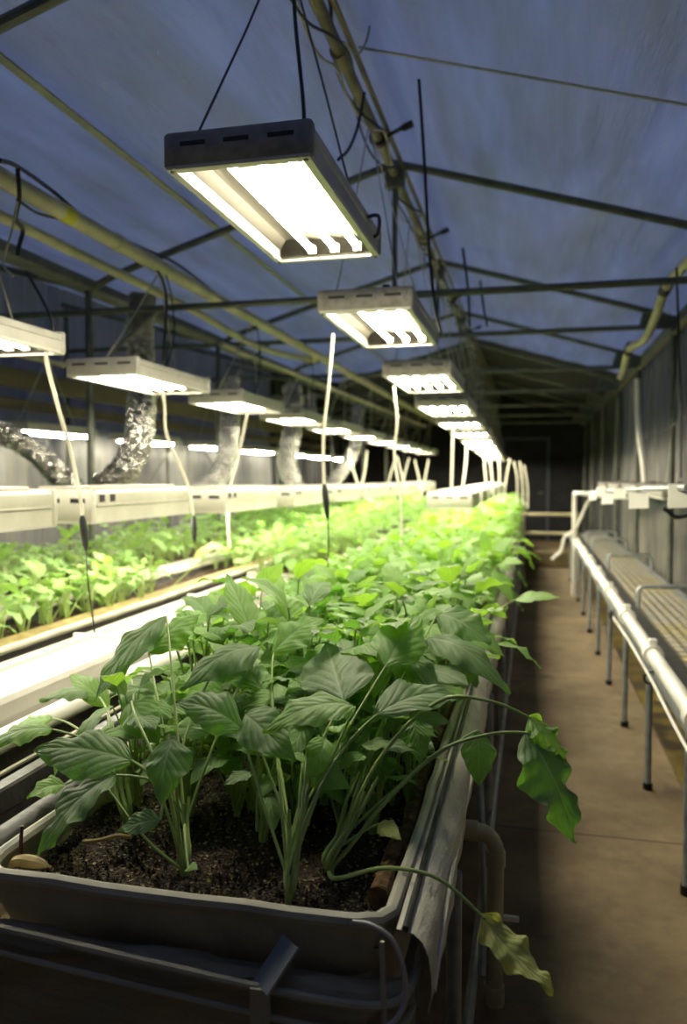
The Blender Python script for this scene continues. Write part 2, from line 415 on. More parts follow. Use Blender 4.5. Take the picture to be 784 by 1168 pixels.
# ridge pipe with couplings
rp = empty('ridge_pipe', (RX, 0, RZ-.075), 'olive coloured pipe running along the ridge, wrapped in cables', 'pipe')
MB().tube([(0, Y0+.1, 0), (0, YB-.1, 0)], .023, 12).build('pipe', M['pipe_olive'], rp)
for y in (2.9, 5.2, 7.4, 9.6): MB().tube([(0, y-.05, 0), (0, y+.05, 0)], .034, 12).build('coupling', M['pipe_olive'], rp)
rnd = random.Random(3)
tag(MB().tube([(RX+.045, Y0+.2, RZ-.05), (RX+.045, YB-.1, RZ-.05)], .012, 8).build('conduit', M['pipe_olive']),
    'thin conduit running beside the ridge pipe on its right', 'conduit')
for k, (mt, rad, lab, amp) in enumerate((('black', .007, 'black cable wound loosely around the ridge pipe', .05),
                                          ('wire_pale', .005, 'pale grey cable looping along the ridge pipe', .075),
                                          ('black', .005, 'thin black cable sagging in loops under the ridge pipe', .06))):
    pts = []
    y = .3; a = k*2.1
    while y < 14:
        sag = abs(math.sin(y*PI/.62+k))*amp if k else 0
        pts.append((RX+math.cos(a)*.042, y, RZ-.075+math.sin(a)*.042-sag)); y += .13; a += .75 if k != 1 else .42
    tag(MB().tube(spline(pts, 4), rad, 6).build('cable', M[mt]), lab, 'cable')
# clamps on the ridge pipe
for j, (y, dx) in enumerate(((3.62, .12), (5.2, .12), (7.0, .12), (8.6, .11))):
    c = empty('pipe_clamp', (RX, y, RZ-.075), 'black clamp with a stubby handle on the ridge pipe, '+ordn[j]+' from the viewer', 'clamp', 'black clamps on the ridge pipe')
    MB().tube([(0, -.015, 0), (0, .015, 0)], .042, 12).build('collar', M['black'], c)
    MB().tube([(.03, 0, .0), (.10, .0, .03), (.12, 0, .035), (.16, 0, .05)], [.009, .010, .018, .017], 8).build('handle', M['black'], c)
# two long cream pipes, left
p1 = empty('heating_pipe', (-1.76, 0, 2.36), 'thick cream overhead pipe with a yellow band, right one of the pair on the left', 'pipe')
MB().tube([(0, .6, 0), (0, 14.5, 0)], .034, 14).build('pipe', M['pipe_cream'], p1)
MB().tube([(0, 2.72, 0), (0, 2.79, 0)], .0355, 14).build('tape_band', M['yellow_tape'], p1)
for y in (3.15, 5.4, 7.8, 10.2): MB().tube([(0, y-.03, 0), (0, y+.03, 0)], .038, 14).build('coupling', M['pipe_cream'], p1)
p2 = tag(MB().tube(spline([(-2.0, .6, 2.35), (-1.98, 3.0, 2.34), (-1.96, 4.3, 2.33), (-1.93, 5.4, 2.28), (-1.83, 6.1, 2.30), (-1.80, 6.5, 2.33)], 8), .024, 10).build('heating_pipe', M['pipe_cream']),
         'thinner cream overhead pipe left of the thick one, bending in to meet it', 'pipe')
long_thing('heating_pipe', [(-2.12, 5.2, 2.27), (-2.0, 9, 2.25), (-1.9, 14.4, 2.25)], .02, M['pipe_cream'], 'thin yellowish pipe continuing below the thick cream pipe far back', 'pipe')
# purlins, gutter and beams
tag(MB().box((-1.735, Y0+.1, roof_z(-1.71)+.012), (-1.695, YD, roof_z(-1.71)+.022), .002).build('purlin', simple('pale_strap', (.34, .34, .28), None, .6), smooth=False), 'pale flat strap lying lengthwise under the left roof slope', 'strap')
gt = MB(); gt.box((XV-.08, Y0+.1, EZ-.06), (XV+.04, YB-.1, EZ+.0), .01)
tag(gt.build('valley_gutter', M['steel_dark'], smooth=False), 'dark steel gutter beam between the two roof bays on the left', 'gutter')
ge = MB(); ge.box((XR-.09, Y0+.1, EZ-.07), (XR-.03, YB-.1, EZ+.02), .008)
tag(ge.build('eave_rail', M['steel_dark'], smooth=False), 'steel eave rail along the top of the right wall', 'rail')
tag(MB().tube([(XR-.1, Y0+.1, 2.36), (XR-.1, 9.6, 2.34)], .018, 8).build('eave_pipe', M['wood']), 'yellowish tube running just under the right eave', 'pipe')
tag(MB().box((-3.62, 1.0, 1.98), (-3.54, 14, 2.11), .008).build('wall_beam', M['wood'], smooth=False), 'broad yellowish beam along the far left wall, upper one', 'beam')
tag(MB().box((-3.60, 1.0, 1.82), (-3.55, 14, 1.90), .008).build('wall_beam', M['wood'], smooth=False), 'narrow yellowish beam along the far left wall, lower one', 'beam')
tag(MB().tube([(-3.5, 1, 2.2), (-3.5, 14, 2.2)], .02, 8).build('wall_beam', M['pipe_cream']), 'thin cream pipe above the yellowish beams of the left wall', 'pipe')
for j, (y, x2) in enumerate(((5.0, 6.0), (8.0, 7.0), (8.6, 9.6))):
    tag(MB().tube([(XL+.12, y, 1.75), (XL+.12, x2, 1.05)], .012, 6).build('wall_brace', M['steel_dark']), 'thin diagonal brace on the left wall, '+ordn[j]+' from the viewer', 'brace', 'diagonal braces of the left wall')
# seams / straps over the film
for j, (y) in enumerate((1.25, 3.1)):
    pts = [(x, y, roof_z(x)+.035) for x in (XR-.05, .4, -.2, RX+.02)]
    tag(MB().tube(pts, .006, 6).build('tension_line', M['wire_pale']), 'pale cord stretched under the right roof slope, '+('nearer' if j == 0 else 'farther')+' one', 'cord')
pts = [(x, .9+(RX-x)*1.0, roof_z(x)+.03) for x in (RX-.25, -1.2, -1.8, XV+.1)]
tag(MB().beam((-.83, 1.70, 2.93), (-.83, 1.70, 2.66), .02, .02).build('roof_stub', M['pipe_olive'], smooth=False), 'short square steel stub hanging from the roof above the nearest lamp', 'bracket')
# hanging black rods near the ridge
for j, pl in enumerate(([at(478, 90, 2.9), at(484, 180, 3.0), at(490, 290, 3.1), at(497, 352, 3.15), at(503, 380, 3.2)],
                        [at(528, 283, 4.4), at(534, 330, 4.4), at(536, 372, 4.5)],
                        [at(548, 320, 5.0), at(552, 352, 5.0), at(556, 372, 5.0)])):
    tag(MB().tube(spline(pl, 5), .006 if j == 0 else .007, 6).build('cable_end', M['black']),
        ['long thin black cable hanging straight down right of the ridge pipe', 'short black cable hanging from the ridge behind the second lamp', 'shortest black cable dangling from the ridge near the third lamp'][j], 'cable')
tag(MB().tube(spline([at(416, 105, 3.0), at(408, 145, 3.0), at(398, 170, 2.9), at(386, 182, 2.75)], 6), .006, 6).build('cable', M['black']), 'black cable curving from the ridge pipe down behind the nearest lamp', 'cable')
tag(MB().tube(spline([at(424, 0, 3.0), at(420, 40, 3.0), at(408, 62, 2.95), at(392, 48, 2.8)], 6), .005, 6).build('cable', M['wire_pale']), 'pale cable looping to the ridge pipe at the top edge', 'cable')

# ================================================================ LAMPS
def housing(m, W, L, T):
    "shell open at the bottom: top deck, sides with a step, lip"
    prof = [(-W/2+.012, 0), (-W/2, .004), (-W/2, T*.55), (-W/2-.004, T*.6), (-W/2-.004, T*.9), (-W/2+.012, T), (W/2-.012, T), (W/2+.004, T*.9),
            (W/2+.004, T*.6), (W/2, T*.55), (W/2, .004), (W/2-.012, 0), (W/2-.016, .01), (W/2-.02, T-.01), (-W/2+.02, T-.01), (-W/2+.016, .01)]
    n = len(prof); vs = [(x, y, z) for y in (-L/2, L/2) for x, z in prof]
    m.add(vs, [(k, (k+1) % n, n+(k+1) % n, n+k) for k in range(n)])
def make_lamp(kind='hang', W=.36, L=.86, T=.078, lit=(0, 1, 1, 1)):
    root = bpy.data.objects.new('grow_lamp', None); C.objects.link(root)
    white = kind != 'hang'
    hm = M['plastic_white'] if kind == 'low' else M['plastic_dark'] if kind == 'unlit' else M['lamp_side']  # unlit lamps: shade on the white housing put into a darker plastic
    m = MB(); housing(m, W, L-.05, T); m.build('housing', hm, root)
    for sgn in (-1, 1):
        e = MB(); yc = sgn*(L/2-.015)
        e.box((-W/2-.006, min(yc-.015, yc+.015), -.002), (W/2+.006, max(yc-.015, yc+.015), T+.004), .006)
        cap = e.build('end_cap', M['plastic_dark'] if kind == 'hang' else hm, root)
        for x in (-.11, 0, .11):
            yy = sgn*(L/2+.0005)
            MB().box((x-.032, min(yy, yy-.004*sgn), T*.60), (x+.032, max(yy, yy-.004*sgn), T*.74), 0).build('vent_slot', M['slot'], cap, False)
    fr = MB()
    for a, b in (((-W/2, -L/2, -.006), (-W/2+.022, L/2, .004)), ((W/2-.022, -L/2, -.006), (W/2, L/2, .004)),
                 ((-W/2+.022, -L/2, -.006), (W/2-.022, -L/2+.026, .004)), ((-W/2+.022, L/2-.026, -.006), (W/2-.022, L/2, .004))): fr.box(a, b, .002)
    fo = fr.build('frame', M['plastic_white'], root, False)
    if kind == 'hang':
        for sx in (-1, 1):
            for sy in (-1, 1): MB().tube([(sx*(W/2-.012), sy*(L/2-.014), -.005), (sx*(W/2-.012), sy*(L/2-.014), -.009)], .006, 10).build('screw', M['screw'], fo)
    # corrugated reflector, one trough per tube
    nt_ = len(lit); pitch = (W-.07)/nt_
    rf = MB()
    def fn(u, v):
        x = -W/2+.02+(W-.04)*u
        ph = ((x+W/2-.035)/pitch)
        z = T-.016-.030*(max(0, abs(2*u-1)-.86)/.14)**1.5+.003*math.sin(ph*PI*2)
        return (x, -L/2+.03+(L-.06)*v, z)
    rf.grid(fn, 32, 1)
    def wall_(s):
        y = s*(L/2-.03)
        rf.add([(-W/2+.02, y, 0), (W/2-.02, y, 0), (W/2-.02, y, T-.012), (-W/2+.02, y, T-.012)], [(0, 1, 2, 3)])
    wall_(-1); wall_(1)
    rf.build('reflector', M['reflector'], root)
    for k, on in enumerate(lit):
        x = -W/2+.035+pitch*(k+.5)
        if kind == 'hang' and not lit[0]: x = (-.13, -.045, .035, .112)[k]
        if not on and kind == 'hang': continue
        tb = MB().tube([(x, -L/2+.045, .022), (x, L/2-.045, .022)], .0095, 8).build('fluorescent_tube', (M['tube_lit'] if kind == 'hang' else M['tube_low']) if on else M['tube_off'], root)
        for s in (-1, 1): MB().box((x-.014, min(s*(L/2-.03), s*(L/2-.048)), .008), (x+.014, max(s*(L/2-.03), s*(L/2-.048)), .036), .002).build('tube_socket', M['plastic_white'], tb, False)
    if kind == 'low':
        tp = MB(); tp.box((-W/2+.05, -L/2+.08, T+.001), (W/2-.05, L/2-.08, T+.014), .005); tp.build('top_cover', M['plastic_white'], root, False)
        # mains sockets on the side near the viewer's end
        for s in (-1, 1):
            for yy in (-L/2+.07, -L/2+.15):
                MB().box((s*(W/2+.003)-.004, yy-.02, T*.62), (s*(W/2+.003)+.004, yy+.02, T*.62+.03), .002).build('socket', M['slot'], root, False)
        for s in (-1, 1): MB().box((s*(W/2+.004)-.004, -L/2+.03, T*.50), (s*(W/2+.004)+.004, L/2-.03, T*.55), .001).build('side_rib', hm, root, False)
    else:
        for sx, sy in ((-1, -1), (1, 1)):
            MB().box((sx*(W/2-.06)-.018, sy*(L/2-.05)-.012, T), (sx*(W/2-.06)+.018, sy*(L/2-.05)+.012, T+.012), .003).build('hanger_clip', M['black'], root, False)
    return root
def add_wires(root, W, L, T, apex, mat='wire', corners=((-1, -1), (1, 1)), r=.003):
    for sx, sy in corners:
        a = Vector((sx*(W/2-.06), sy*(L/2-.05), T+.012)); b = Vector(apex)
        mid = (a+b)/2+Vector((.004, 0, -.004))
        MB().tube([a, mid, b], r, 6).build('hanging_wire', M[mat], root)

# right-hand row under the ridge
LW, LL, LT = .36, .86, .078
rowz = [2.09, 1.985, 1.885, 1.825, 1.79, 1.765, 1.74, 1.72, 1.70, 1.685, 1.67, 1.66]
rowy = [1.78+1.2*i for i in range(12)]
rowx = [-.685, -.63, -.60, -.60, -.60, -.60, -.61, -.62, -.63, -.64, -.65, -.66]
lamp_a = make_lamp('hang', LW, LL, LT, (0, 1, 1, 1)); lamp_a_used = False
lamp_b = make_lamp('hang', LW, LL, LT, (1, 1, 1, 1))
hang = []
for i in range(12):
    if i == 0: o = lamp_a
    elif i == 1: o = copy_tree(lamp_a)
    elif i == 2: o = lamp_b
    else: o = copy_tree(lamp_b)
    hang.append((o, i))
    o.location = (rowx[i], rowy[i]+LL/2, rowz[i])
    lab = ['large hanging fluorescent lamp nearest the viewer, dark dusty end cap and three glowing tubes', 'second hanging fluorescent lamp under the ridge, three glowing tubes, just behind the nearest one'][i] if i < 2 else \
        'glowing fluorescent lamp hanging under the ridge, '+ordn[i]+' of that row from the viewer'
    tag(o, lab, 'lamp', 'lamps in the row under the ridge')
for o, i in hang:
    ap = (RX-rowx[i], .0, RZ-.10-rowz[i])
    add_wires(o, LW, LL, LT, ap, 'wire' if i == 0 else 'wire_pale', ((-1, -1), (1, 1)) if i == 0 else ((-1, -1), (1, 1), (1, -1)), .0035 if i == 0 else .0028)
    if i == 0:
        MB().tube(spline([(.08, -.15, LT), (.085, -.15, LT+.15), (.05, -.12, LT+.45), (.03, -.02, RZ-.1-rowz[0])], 6), .0055, 8).build('power_cord', M['black'], o)
        MB().tube(spline([(LW/2, .20, LT*.7), (LW/2+.03, .25, LT*.9), (LW/2+.02, .30, LT*.2+.02), (LW/2, .33, LT*.4)], 6), .006, 8).build('power_cord', M['black'], o)
    if i == 1:
        MB().box((-.02, -.28, LT), (.09, -.2, LT+.03), .008).build('connector_box', M['black'], o, False)
        MB().tube([(.05, -.24, LT+.02), (.05, -.24, LT+.055)], .016, 8).build('plug', M['black'], o)

# middle-left row under the cream pipe
lamp_m = make_lamp('mid', .34, .80, .07, (1, 1, 1, 1))
mids = []
for i in range(10):
    o = lamp_m if i == 0 else copy_tree(lamp_m)
    y = 1.80+1.27*i if i == 0 else 1.86+1.27*i
    o.location = (-1.84+.004*i, y+.40, 1.80-.006*i)
    mids.append((o, i))
    tag(o, ['pale hanging lamp cut off by the left picture edge, under the cream pipe',
            'pale fluorescent lamp hanging in front of the nearest big foil duct'][i] if i < 2 else
        'glowing lamp hanging under the thick cream pipe, '+ordn[i]+' of that row from the viewer', 'lamp', 'lamps in the row under the cream pipe')
for o, i in mids:
    add_wires(o, .34, .80, .07, (.08, .0, 2.33-1.80), 'wire_pale', ((0, -1), (0, 1)), .0042)
    MB().tube(spline([(.05, .12, .07), (.09, .14, .25), (.10, .1, .42), (.10, .04, .53)], 5), .004, 6).build('power_cord', M['black'], o)

# low rows: fixtures hanging just above the leaves
lamp_l = make_lamp('low', .34, .92, .125, (1, 1, 1, 1))
lows = []
ly = [1.55, 2.70, 4.05, 5.35, 6.60, 7.85, 9.10, 10.35, 11.6, 12.85]
lz = [1.175, 1.170, 1.15, 1.138, 1.13, 1.125, 1.12, 1.12, 1.12, 1.12]
for i, y in enumerate(ly):
    o = lamp_l if i == 0 else copy_tree(lamp_l)
    o.location = (-1.82, y+.49, lz[i]); lows.append(o)
    tag(o, ['white low lamp box cut off by the left picture edge, just above the leaves',
            'white low lamp box with two dark sockets, between two foil ducts on the left'][i] if i < 2 else
        'white lamp box hanging low over the left beds, '+ordn[i]+' of that row from the viewer', 'lamp', 'white lamp boxes in the low left row')
for k, y in enumerate((6.1, 7.4, 8.7, 10.0, 11.3, 12.6)):
    o = copy_tree(lamp_l); o.location = (-.62, y+.49, 1.10-.0*k)
    tag(o, 'white lamp box hanging low over the nearest bed, '+ordn[k]+' of that row from the viewer', 'lamp', 'white lamp boxes low over the nearest bed')
# far left row (thin lit strips)
def make_strip():
    r = bpy.data.objects.new('grow_lamp', None); C.objects.link(r)
    m = MB(); housing(m, .26, .86, .06); m.build('housing', M['lamp_side'], r)
    for s in (-1, 1): MB().box((-.13, min(s*.43, s*.41), -.002), (.13, max(s*.43, s*.41), .062), .005).build('end_cap', M['lamp_side'], r, False)
    for x in (-.06, .06): MB().tube([(x, -.40, -.008), (x, .40, -.008)], .009, 8).build('fluorescent_tube', M['tube_lit'], r)
    MB().tube([(0, -.35, .06), (0, 0, .55)], .003, 5).build('hanging_wire', M['wire_pale'], r)
    MB().tube([(0, .35, .06), (0, 0, .55)], .003, 5).build('hanging_wire', M['wire_pale'], r)
    return r
st = make_strip()
for i in range(7):
    o = st if i == 0 else copy_tree(st)
    o.location = (-3.42, 5.1+1.5*i, 1.66)
    tag(o, 'slim lit tube lamp by the left wall, '+ordn[i]+' from the viewer', 'lamp', 'slim tube lamps along the left wall')

# white power cords with plugs
def cord(pts, label, plug=None, r=.0075, tail=None, mat='cord_white'):
    o = empty('power_cord', pts[0], label, 'cord', 'cords hanging between the lamps')
    base = Vector(pts[0])
    MB().tube([p-base for p in spline(pts, 6)], r, 8).build('cord', M[mat], o)
    if plug:
        a, b = Vector(plug[0])-base, Vector(plug[1])-base
        q = MB().tube([a, a.lerp(b, .15), a.lerp(b, .5), a.lerp(b, .85), b], [.007, .013, .014, .011, .005], 8).build('plug', M['black'], o)
        if tail: MB().tube([Vector(p)-base for p in spline([plug[1]]+tail, 5)], .0032, 6).build('thin_lead', M['black'], q)
    return o
cord([at(380, 381, 3.25), at(375, 440, 3.25), at(369, 500, 3.25), at(370, 556, 3.25)], 'white cord with a long black plug hanging in front of the second lamp', (at(370, 552, 3.25), at(374, 592, 3.25)), .0068, [at(375, 620, 3.25), at(374, 655, 3.25)])
cord([at(449, 440, 4.35), at(453, 480, 4.35), at(450, 520, 4.35), at(457, 570, 4.35), at(458, 625, 4.35)], 'white cord hanging from the third ridge lamp down into the leaves', None, .0068)
cord([at(52, 402, 2.33), at(55, 420, 2.35), at(68, 470, 2.4), at(82, 520, 2.5), at(92, 570, 2.52), at(94, 590, 2.52)], 'white cord with a black plug at far left, running down past the lamp boxes', (at(94, 588, 2.52), at(98, 628, 2.52)), .0068, [at(100, 660, 2.5), at(104, 690, 2.5), at(108, 722, 2.5)])
cord([at(185, 446, 3.33), at(188, 462, 3.35), at(190, 495, 3.4), at(205, 530, 3.5), at(215, 556, 3.55), at(221, 590, 3.55)], 'white cord hanging from the lamp in front of the foil duct', (at(221, 588, 3.55), at(222, 618, 3.55)), .0068)
cord([at(283, 470, 4.5), at(280, 483, 4.5), at(272, 520, 4.5), at(263, 555, 4.4), at(260, 590, 4.4), at(262, 625, 4.4)], 'white cord hanging from the third lamp of the cream pipe row', None, .0078)
vs = [((517, 487), (516, 530), (515, 562), 6.4), ((533, 503), (531, 535), (527, 562), 7.4), ((551, 508), (554, 540), (556, 565), 8.2), ((558, 512), (561, 540), (563, 565), 8.6),
      ((568, 515), (570, 540), (569, 572), 9.5), ((582, 523), (578, 545), (574, 575), 9.6), ((586, 526), (590, 545), (590, 575), 10.2), ((593, 526), (596, 550), (597, 577), 10.8), ((598, 530), (602, 555), (602, 580), 11.2),
      ((398, 511), (403, 535), (411, 560), 6.6), ((419, 514), (416, 540), (410, 560), 6.8), ((452, 520), (446, 540), (442, 560), 8.6), ((453, 520), (458, 540), (463, 560), 8.6),
      ((473, 524), (478, 545), (482, 566), 9.4), ((489, 524), (485, 545), (480, 565), 9.8), ((467, 522), (461, 545), (457, 562), 9.2)]
for k, (a, b, c, y) in enumerate(vs):
    kind = 'ridge' if k < 9 else 'cream pipe'
    cord([at(*a, y), at(*b, y), at(*c, y)], 'white cord hanging below the far lamps of the '+kind+' row, '+ordn[k if k < 9 else k-9]+' from the left' if k not in (1,) else 'white cord hanging below the far lamps of the ridge row, second from the left', None, .012 if k in (1, 2, 3) else .010)
# black cable wraps on the cream pipe
tag(MB().tube(spline([at(0, 183, 2.1), at(20, 190, 2.3), at(60, 218, 2.7), at(105, 255, 3.0), at(160, 282, 3.45), at(200, 300, 3.8), at(240, 330, 4.3)], 6), .008, 6).build('cable', M['black']), 'black cable lying along the top of the thick cream pipe', 'cable')
tag(MB().tube(spline([at(20, 190, 2.30), at(22, 225, 2.32), at(18, 250, 2.35), at(26, 262, 2.4), at(22, 280, 2.4), at(20, 292, 2.4)], 6), .008, 6).build('cable', M['black']), 'black cable wrapped over the thick cream pipe at the left edge, hanging down', 'cable')
tag(MB().tube(spline([at(20, 228, 2.4), at(45, 244, 2.6), at(80, 250, 2.8), at(94, 246, 2.9)], 6), .006, 6).build('cable', M['black']), 'thin black cable slung under the cream pipe by the yellow band', 'cable')
tag(MB().tube(spline([at(30, 310, 2.6), at(50, 345, 2.6), at(60, 370, 2.6), at(61, 392, 2.6)], 6), .006, 6).build('cable', M['black']), 'black cable curving down to the lamp at the left edge', 'cable')
tag(MB().tube(spline([at(160, 282, 3.45), at(172, 300, 3.5), at(185, 318, 3.5), at(190, 345, 3.5), at(188, 385, 3.5), at(186, 412, 3.5)], 6), .007, 6).build('cable', M['black']), 'black cable hanging from the cream pipe beside the nearest big foil duct', 'cable')
tag(MB().tube(spline([at(15, 315, 2.3), at(4, 300, 2.3), at(14, 262, 2.3), at(20, 230, 2.3)], 6), .004, 6).build('string', M['wire_pale']), 'pale string hanging from the cream pipe at the left edge', 'string')

# foil ducts
def duct(pts, r, label):
    P = spline(pts, 14); rr = random.Random(len(label)); rs = []
    P2 = []; 
    for i in range(len(P)-1):
        for k in range(3): P2.append(P[i].lerp(P[i+1], k/3))
    for i, p in enumerate(P2): rs.append(r*(1+(.10 if i % 2 else -.07)+rr.uniform(-.06, .06)))
    m = MB(); m.tube(P2, rs, 14)
    for i, v in enumerate(m.v):
        m.v[i] = (v[0]+rr.uniform(-.005, .005), v[1]+rr.uniform(-.005, .005), v[2]+rr.uniform(-.004, .004))
    return tag(m.build('foil_duct', M['foil']), label, 'duct', 'silver foil ducts')
duct([at(163, 335, 4.3), at(160, 380, 4.3), at(162, 440, 4.25), at(158, 500, 4.1), at(140, 538, 3.95), at(112, 560, 3.85)], .075, 'big crinkled silver foil duct coming down behind the second left lamp')
duct([at(-12, 488, 3.4), at(30, 508, 3.5), at(62, 536, 3.6), at(88, 562, 3.7)], .055, 'short slanting foil duct at the left edge below the tube lamp')
duct([at(262, 432, 5.9), at(262, 500, 5.7), at(252, 540, 5.5), at(228, 565, 5.2)], .07, 'silver foil duct behind the third left lamp, curling to the left')
duct([at(333, 440, 7.4), at(334, 490, 7.3), at(328, 530, 7.2), at(345, 575, 7.2)], .085, 'silver foil duct with a kink, left of the long plug cord')
duct([at(352, 450, 8.6), at(355, 490, 8.6)], .08, 'short stub of foil duct just right of the kinked one')
duct([at(408, 465, 9.6), at(405, 510, 9.2), at(385, 545, 8.8), at(366, 562, 8.6)], .07, 'farthest silver foil duct curling left behind the long plug cord')

# ================================================================ BEDS
BX0, BX1, BY0, BY1, BZ = -.90, -.20, 1.12, 15.5, .685
def tray_outline(x0, x1, y0, y1, r, n=6):
    pts = []
    for cx, cy, a0 in ((x1-r, y0+r, -90), (x1-r, y1-r, 0), (x0+r, y1-r, 90), (x0+r, y0+r, 180)):
        for k in range(n+1):
            a = math.radians(a0+90*k/n); pts.append((cx+r*math.cos(a), cy+r*math.sin(a)))
    return pts
def make_tray(name, x0, x1, y0, y1, z, depth, rim_r, wallm, rimm, label, parts=()):
    t = empty(name, (x0, y0, z-depth), label, 'planting bed')
    out = tray_outline(0, x1-x0, 0, y1-y0, .06)
    n = len(out)
    w = MB(); rr = random.Random(5)
    levels = [(0, .0), (.02, depth*.35), (0, depth*.7), (.0, depth)]
    vs = []
    for ins, zz in levels:
        for k, (x, y) in enumerate(out):
            cx, cy = (x1-x0)/2, (y1-y0)/2
            f = 1-ins/((x1-x0)/2)
            vs.append((cx+(x-cx)*f, y+(ins if y < cy else -ins), zz))
    fs = [(l*n+k, l*n+(k+1) % n, (l+1)*n+(k+1) % n, (l+1)*n+k) for l in range(len(levels)-1) for k in range(n)]
    fs.append(tuple(reversed(range(n))))
    w.add(vs, fs); w.build('tray_wall', wallm, t)
    rm = MB(); pts = [(x, y, depth) for x, y in out]
    # subdivide long edges for a slightly wavy rim
    P = []
    for k in range(n):
        a = Vector(pts[k]); b = Vector(pts[(k+1) % n]); q = max(1, int((b-a).length/.08))
        for j in range(q): P.append(a.lerp(b, j/q)+Vector((rr.uniform(-.0022, .0022), rr.uniform(-.002, .002), rr.uniform(-.0025, .0025))))
    P.append(P[0]); rm.tube(P, rim_r, 8, cap=False)
    rm.build('rim', rimm, t)
    s = MB()
    def fn(u, v):
        x = .01+(x1-x0-.02)*u; y = .01+(y1-y0-.02)*v
        return (x, y, depth-.045+.008*math.sin(x*31+y*7)*math.sin(y*23)+.005*math.sin(x*83+1)*math.sin(y*71))
    s.grid(fn, 40, int((y1-y0)*34)); so = s.build('soil', M['soil'], t)
    return t
bed = make_tray('planting_bed', BX0, BX1, BY0, BY1, BZ, .15, .0115, M['tray_plastic'], M['rim_cream'],
                'long grey plastic planting bed nearest the viewer, filled with dark soil')
# loose crumbs of soil: uncountable
cr = random.Random(11); sm = MB(); 
for _ in range(5200):
    x = cr.uniform(BX0+.03, BX1-.03); y = BY0+.03+cr.random()**1.7*2.2; r = cr.uniform(.0015, .0048)
    z = BZ-.045
    a = cr.uniform(0, 6); c, s_ = math.cos(a)*r, math.sin(a)*r
    sm.add([(x+c, y+s_, z), (x-s_, y+c, z+.001), (x-c, y-s_, z), (x+s_, y-c, z+.001), (x, y, z+r*1.5+.004), (x, y, z-.008)],
           [(0, 1, 4), (1, 2, 4), (2, 3, 4), (3, 0, 4), (1, 0, 5), (2, 1, 5), (3, 2, 5), (0, 3, 5)])
tag(sm.build('soil_crumbs', M['soil'], smooth=False), 'loose crumbs of dark potting soil at the near end of the bed', 'soil', kind='stuff')
cb = MB()
for _ in range(420):
    x = cr.uniform(BX0+.05, BX1-.04); y = BY0+.05+cr.random()*1.5; r = cr.uniform(.002, .004); z = BZ-.036
    cb.ball((x, y, z), (r, r*.8, r*.6), 5)
tag(cb.build('bark_bits', M['dry_straw']), 'pale bark and perlite bits scattered on the soil of the nearest bed', 'mulch', kind='stuff')
# brown fibre roll and inner second rim along the right
fb = MB(); rr = random.Random(8); P = []
for k in range(150): P.append((BX1-.035+rr.uniform(-.006, .006), BY0+.12+k*.09, BZ-.03+rr.uniform(-.006, .006)))
fb.tube(P, [rr.uniform(.012, .02) for _ in P], 8)
tag(fb.build('fibre_roll', M['bag']), 'brown fibrous strip lying along the right inside edge of the nearest bed', 'fibre strip')
# wrinkled silver sheet draped outside the right side
sh = MB()
def fn(u, v):
    y = BY0+.005+(BY1-BY0)*v
    w = [(0, 0), (.024, -.004), (.040, -.016), (.050, -.036), (.054, -.065), (.054, -.10), (.046, -.13)]
    k = u*(len(w)-1); i = min(int(k), len(w)-2); f = k-i
    x = BX1+.012+w[i][0]*(1-f)+w[i+1][0]*f; z = BZ-.004+w[i][1]*(1-f)+w[i+1][1]*f
    wr = .004*math.sin(y*7+u*5)*u+.0025*math.sin(y*23+u*9)*u+.0015*math.sin(y*61-u*9)*u
    return (x+wr, y, z+wr*.5)
sh.grid(fn, 12, 620)
tag(sh.build('liner_sheet', M['liner']), 'wrinkled silver grey plastic sheet draped over the right side of the nearest bed', 'plastic sheet')
tag(MB().tube(spline([(BX1+.066, BY0+.02, BZ-.10), (BX1+.068, BY0+.25, BZ-.05), (BX1+.064, BY0+.5, BZ-.075), (BX1+.068, BY0+.8, BZ-.045), (BX1+.062, BY0+1.2, BZ-.07), (BX1+.065, BY0+1.8, BZ-.05)], 8), .004, 6).build('edge_wire', M['cord_white']), 'pale cable snaking along the outer edge of the silver sheet', 'cable')
tag(MB().tube([(BX1+.026, BY0+.0, BZ+.0), (BX1+.020, BY0+5, BZ+.0), (BX1+.02, BY1, BZ)], .0055, 8).build('edge_strip', M['black']), 'narrow black strip between the bed rim and the silver sheet', 'edge strip')
# folded plastic and straps at the near end
fr = MB()
def fnf(u, v):
    x = BX0-.25+(BX1-BX0+.29)*u
    prof = [(-.004, -.088), (-.02, -.080), (-.034, -.082), (-.042, -.095), (-.040, -.12), (-.036, -.15), (-.034, -.20), (-.030, -.30), (-.03, -.45)]
    k = v*(len(prof)-1); i = min(int(k), len(prof)-2); f = k-i
    y = prof[i][0]*(1-f)+prof[i+1][0]*f; z = prof[i][1]*(1-f)+prof[i+1][1]*f
    droop = -.022*(u)**1.0+.018
    wr = .004*math.sin(x*22+v*9)+.003*math.sin(x*47+v*21)
    if u > .93: y += (u-.93)**1.2*1.2
    return (x, BY0+y+wr, BZ+z+droop+wr*.6)
fr.grid(fnf, 90, 48)
tag(fr.build('front_sheet', M['liner_black'] if False else simple('dusky_folded_sheet', (.24, .215, .15), (.36, .32, .22), .38, 0, 5, .6, .015, sc=(.5, 1, 2))), 'dark folded plastic sheet tied across the near end of the bed', 'plastic sheet')
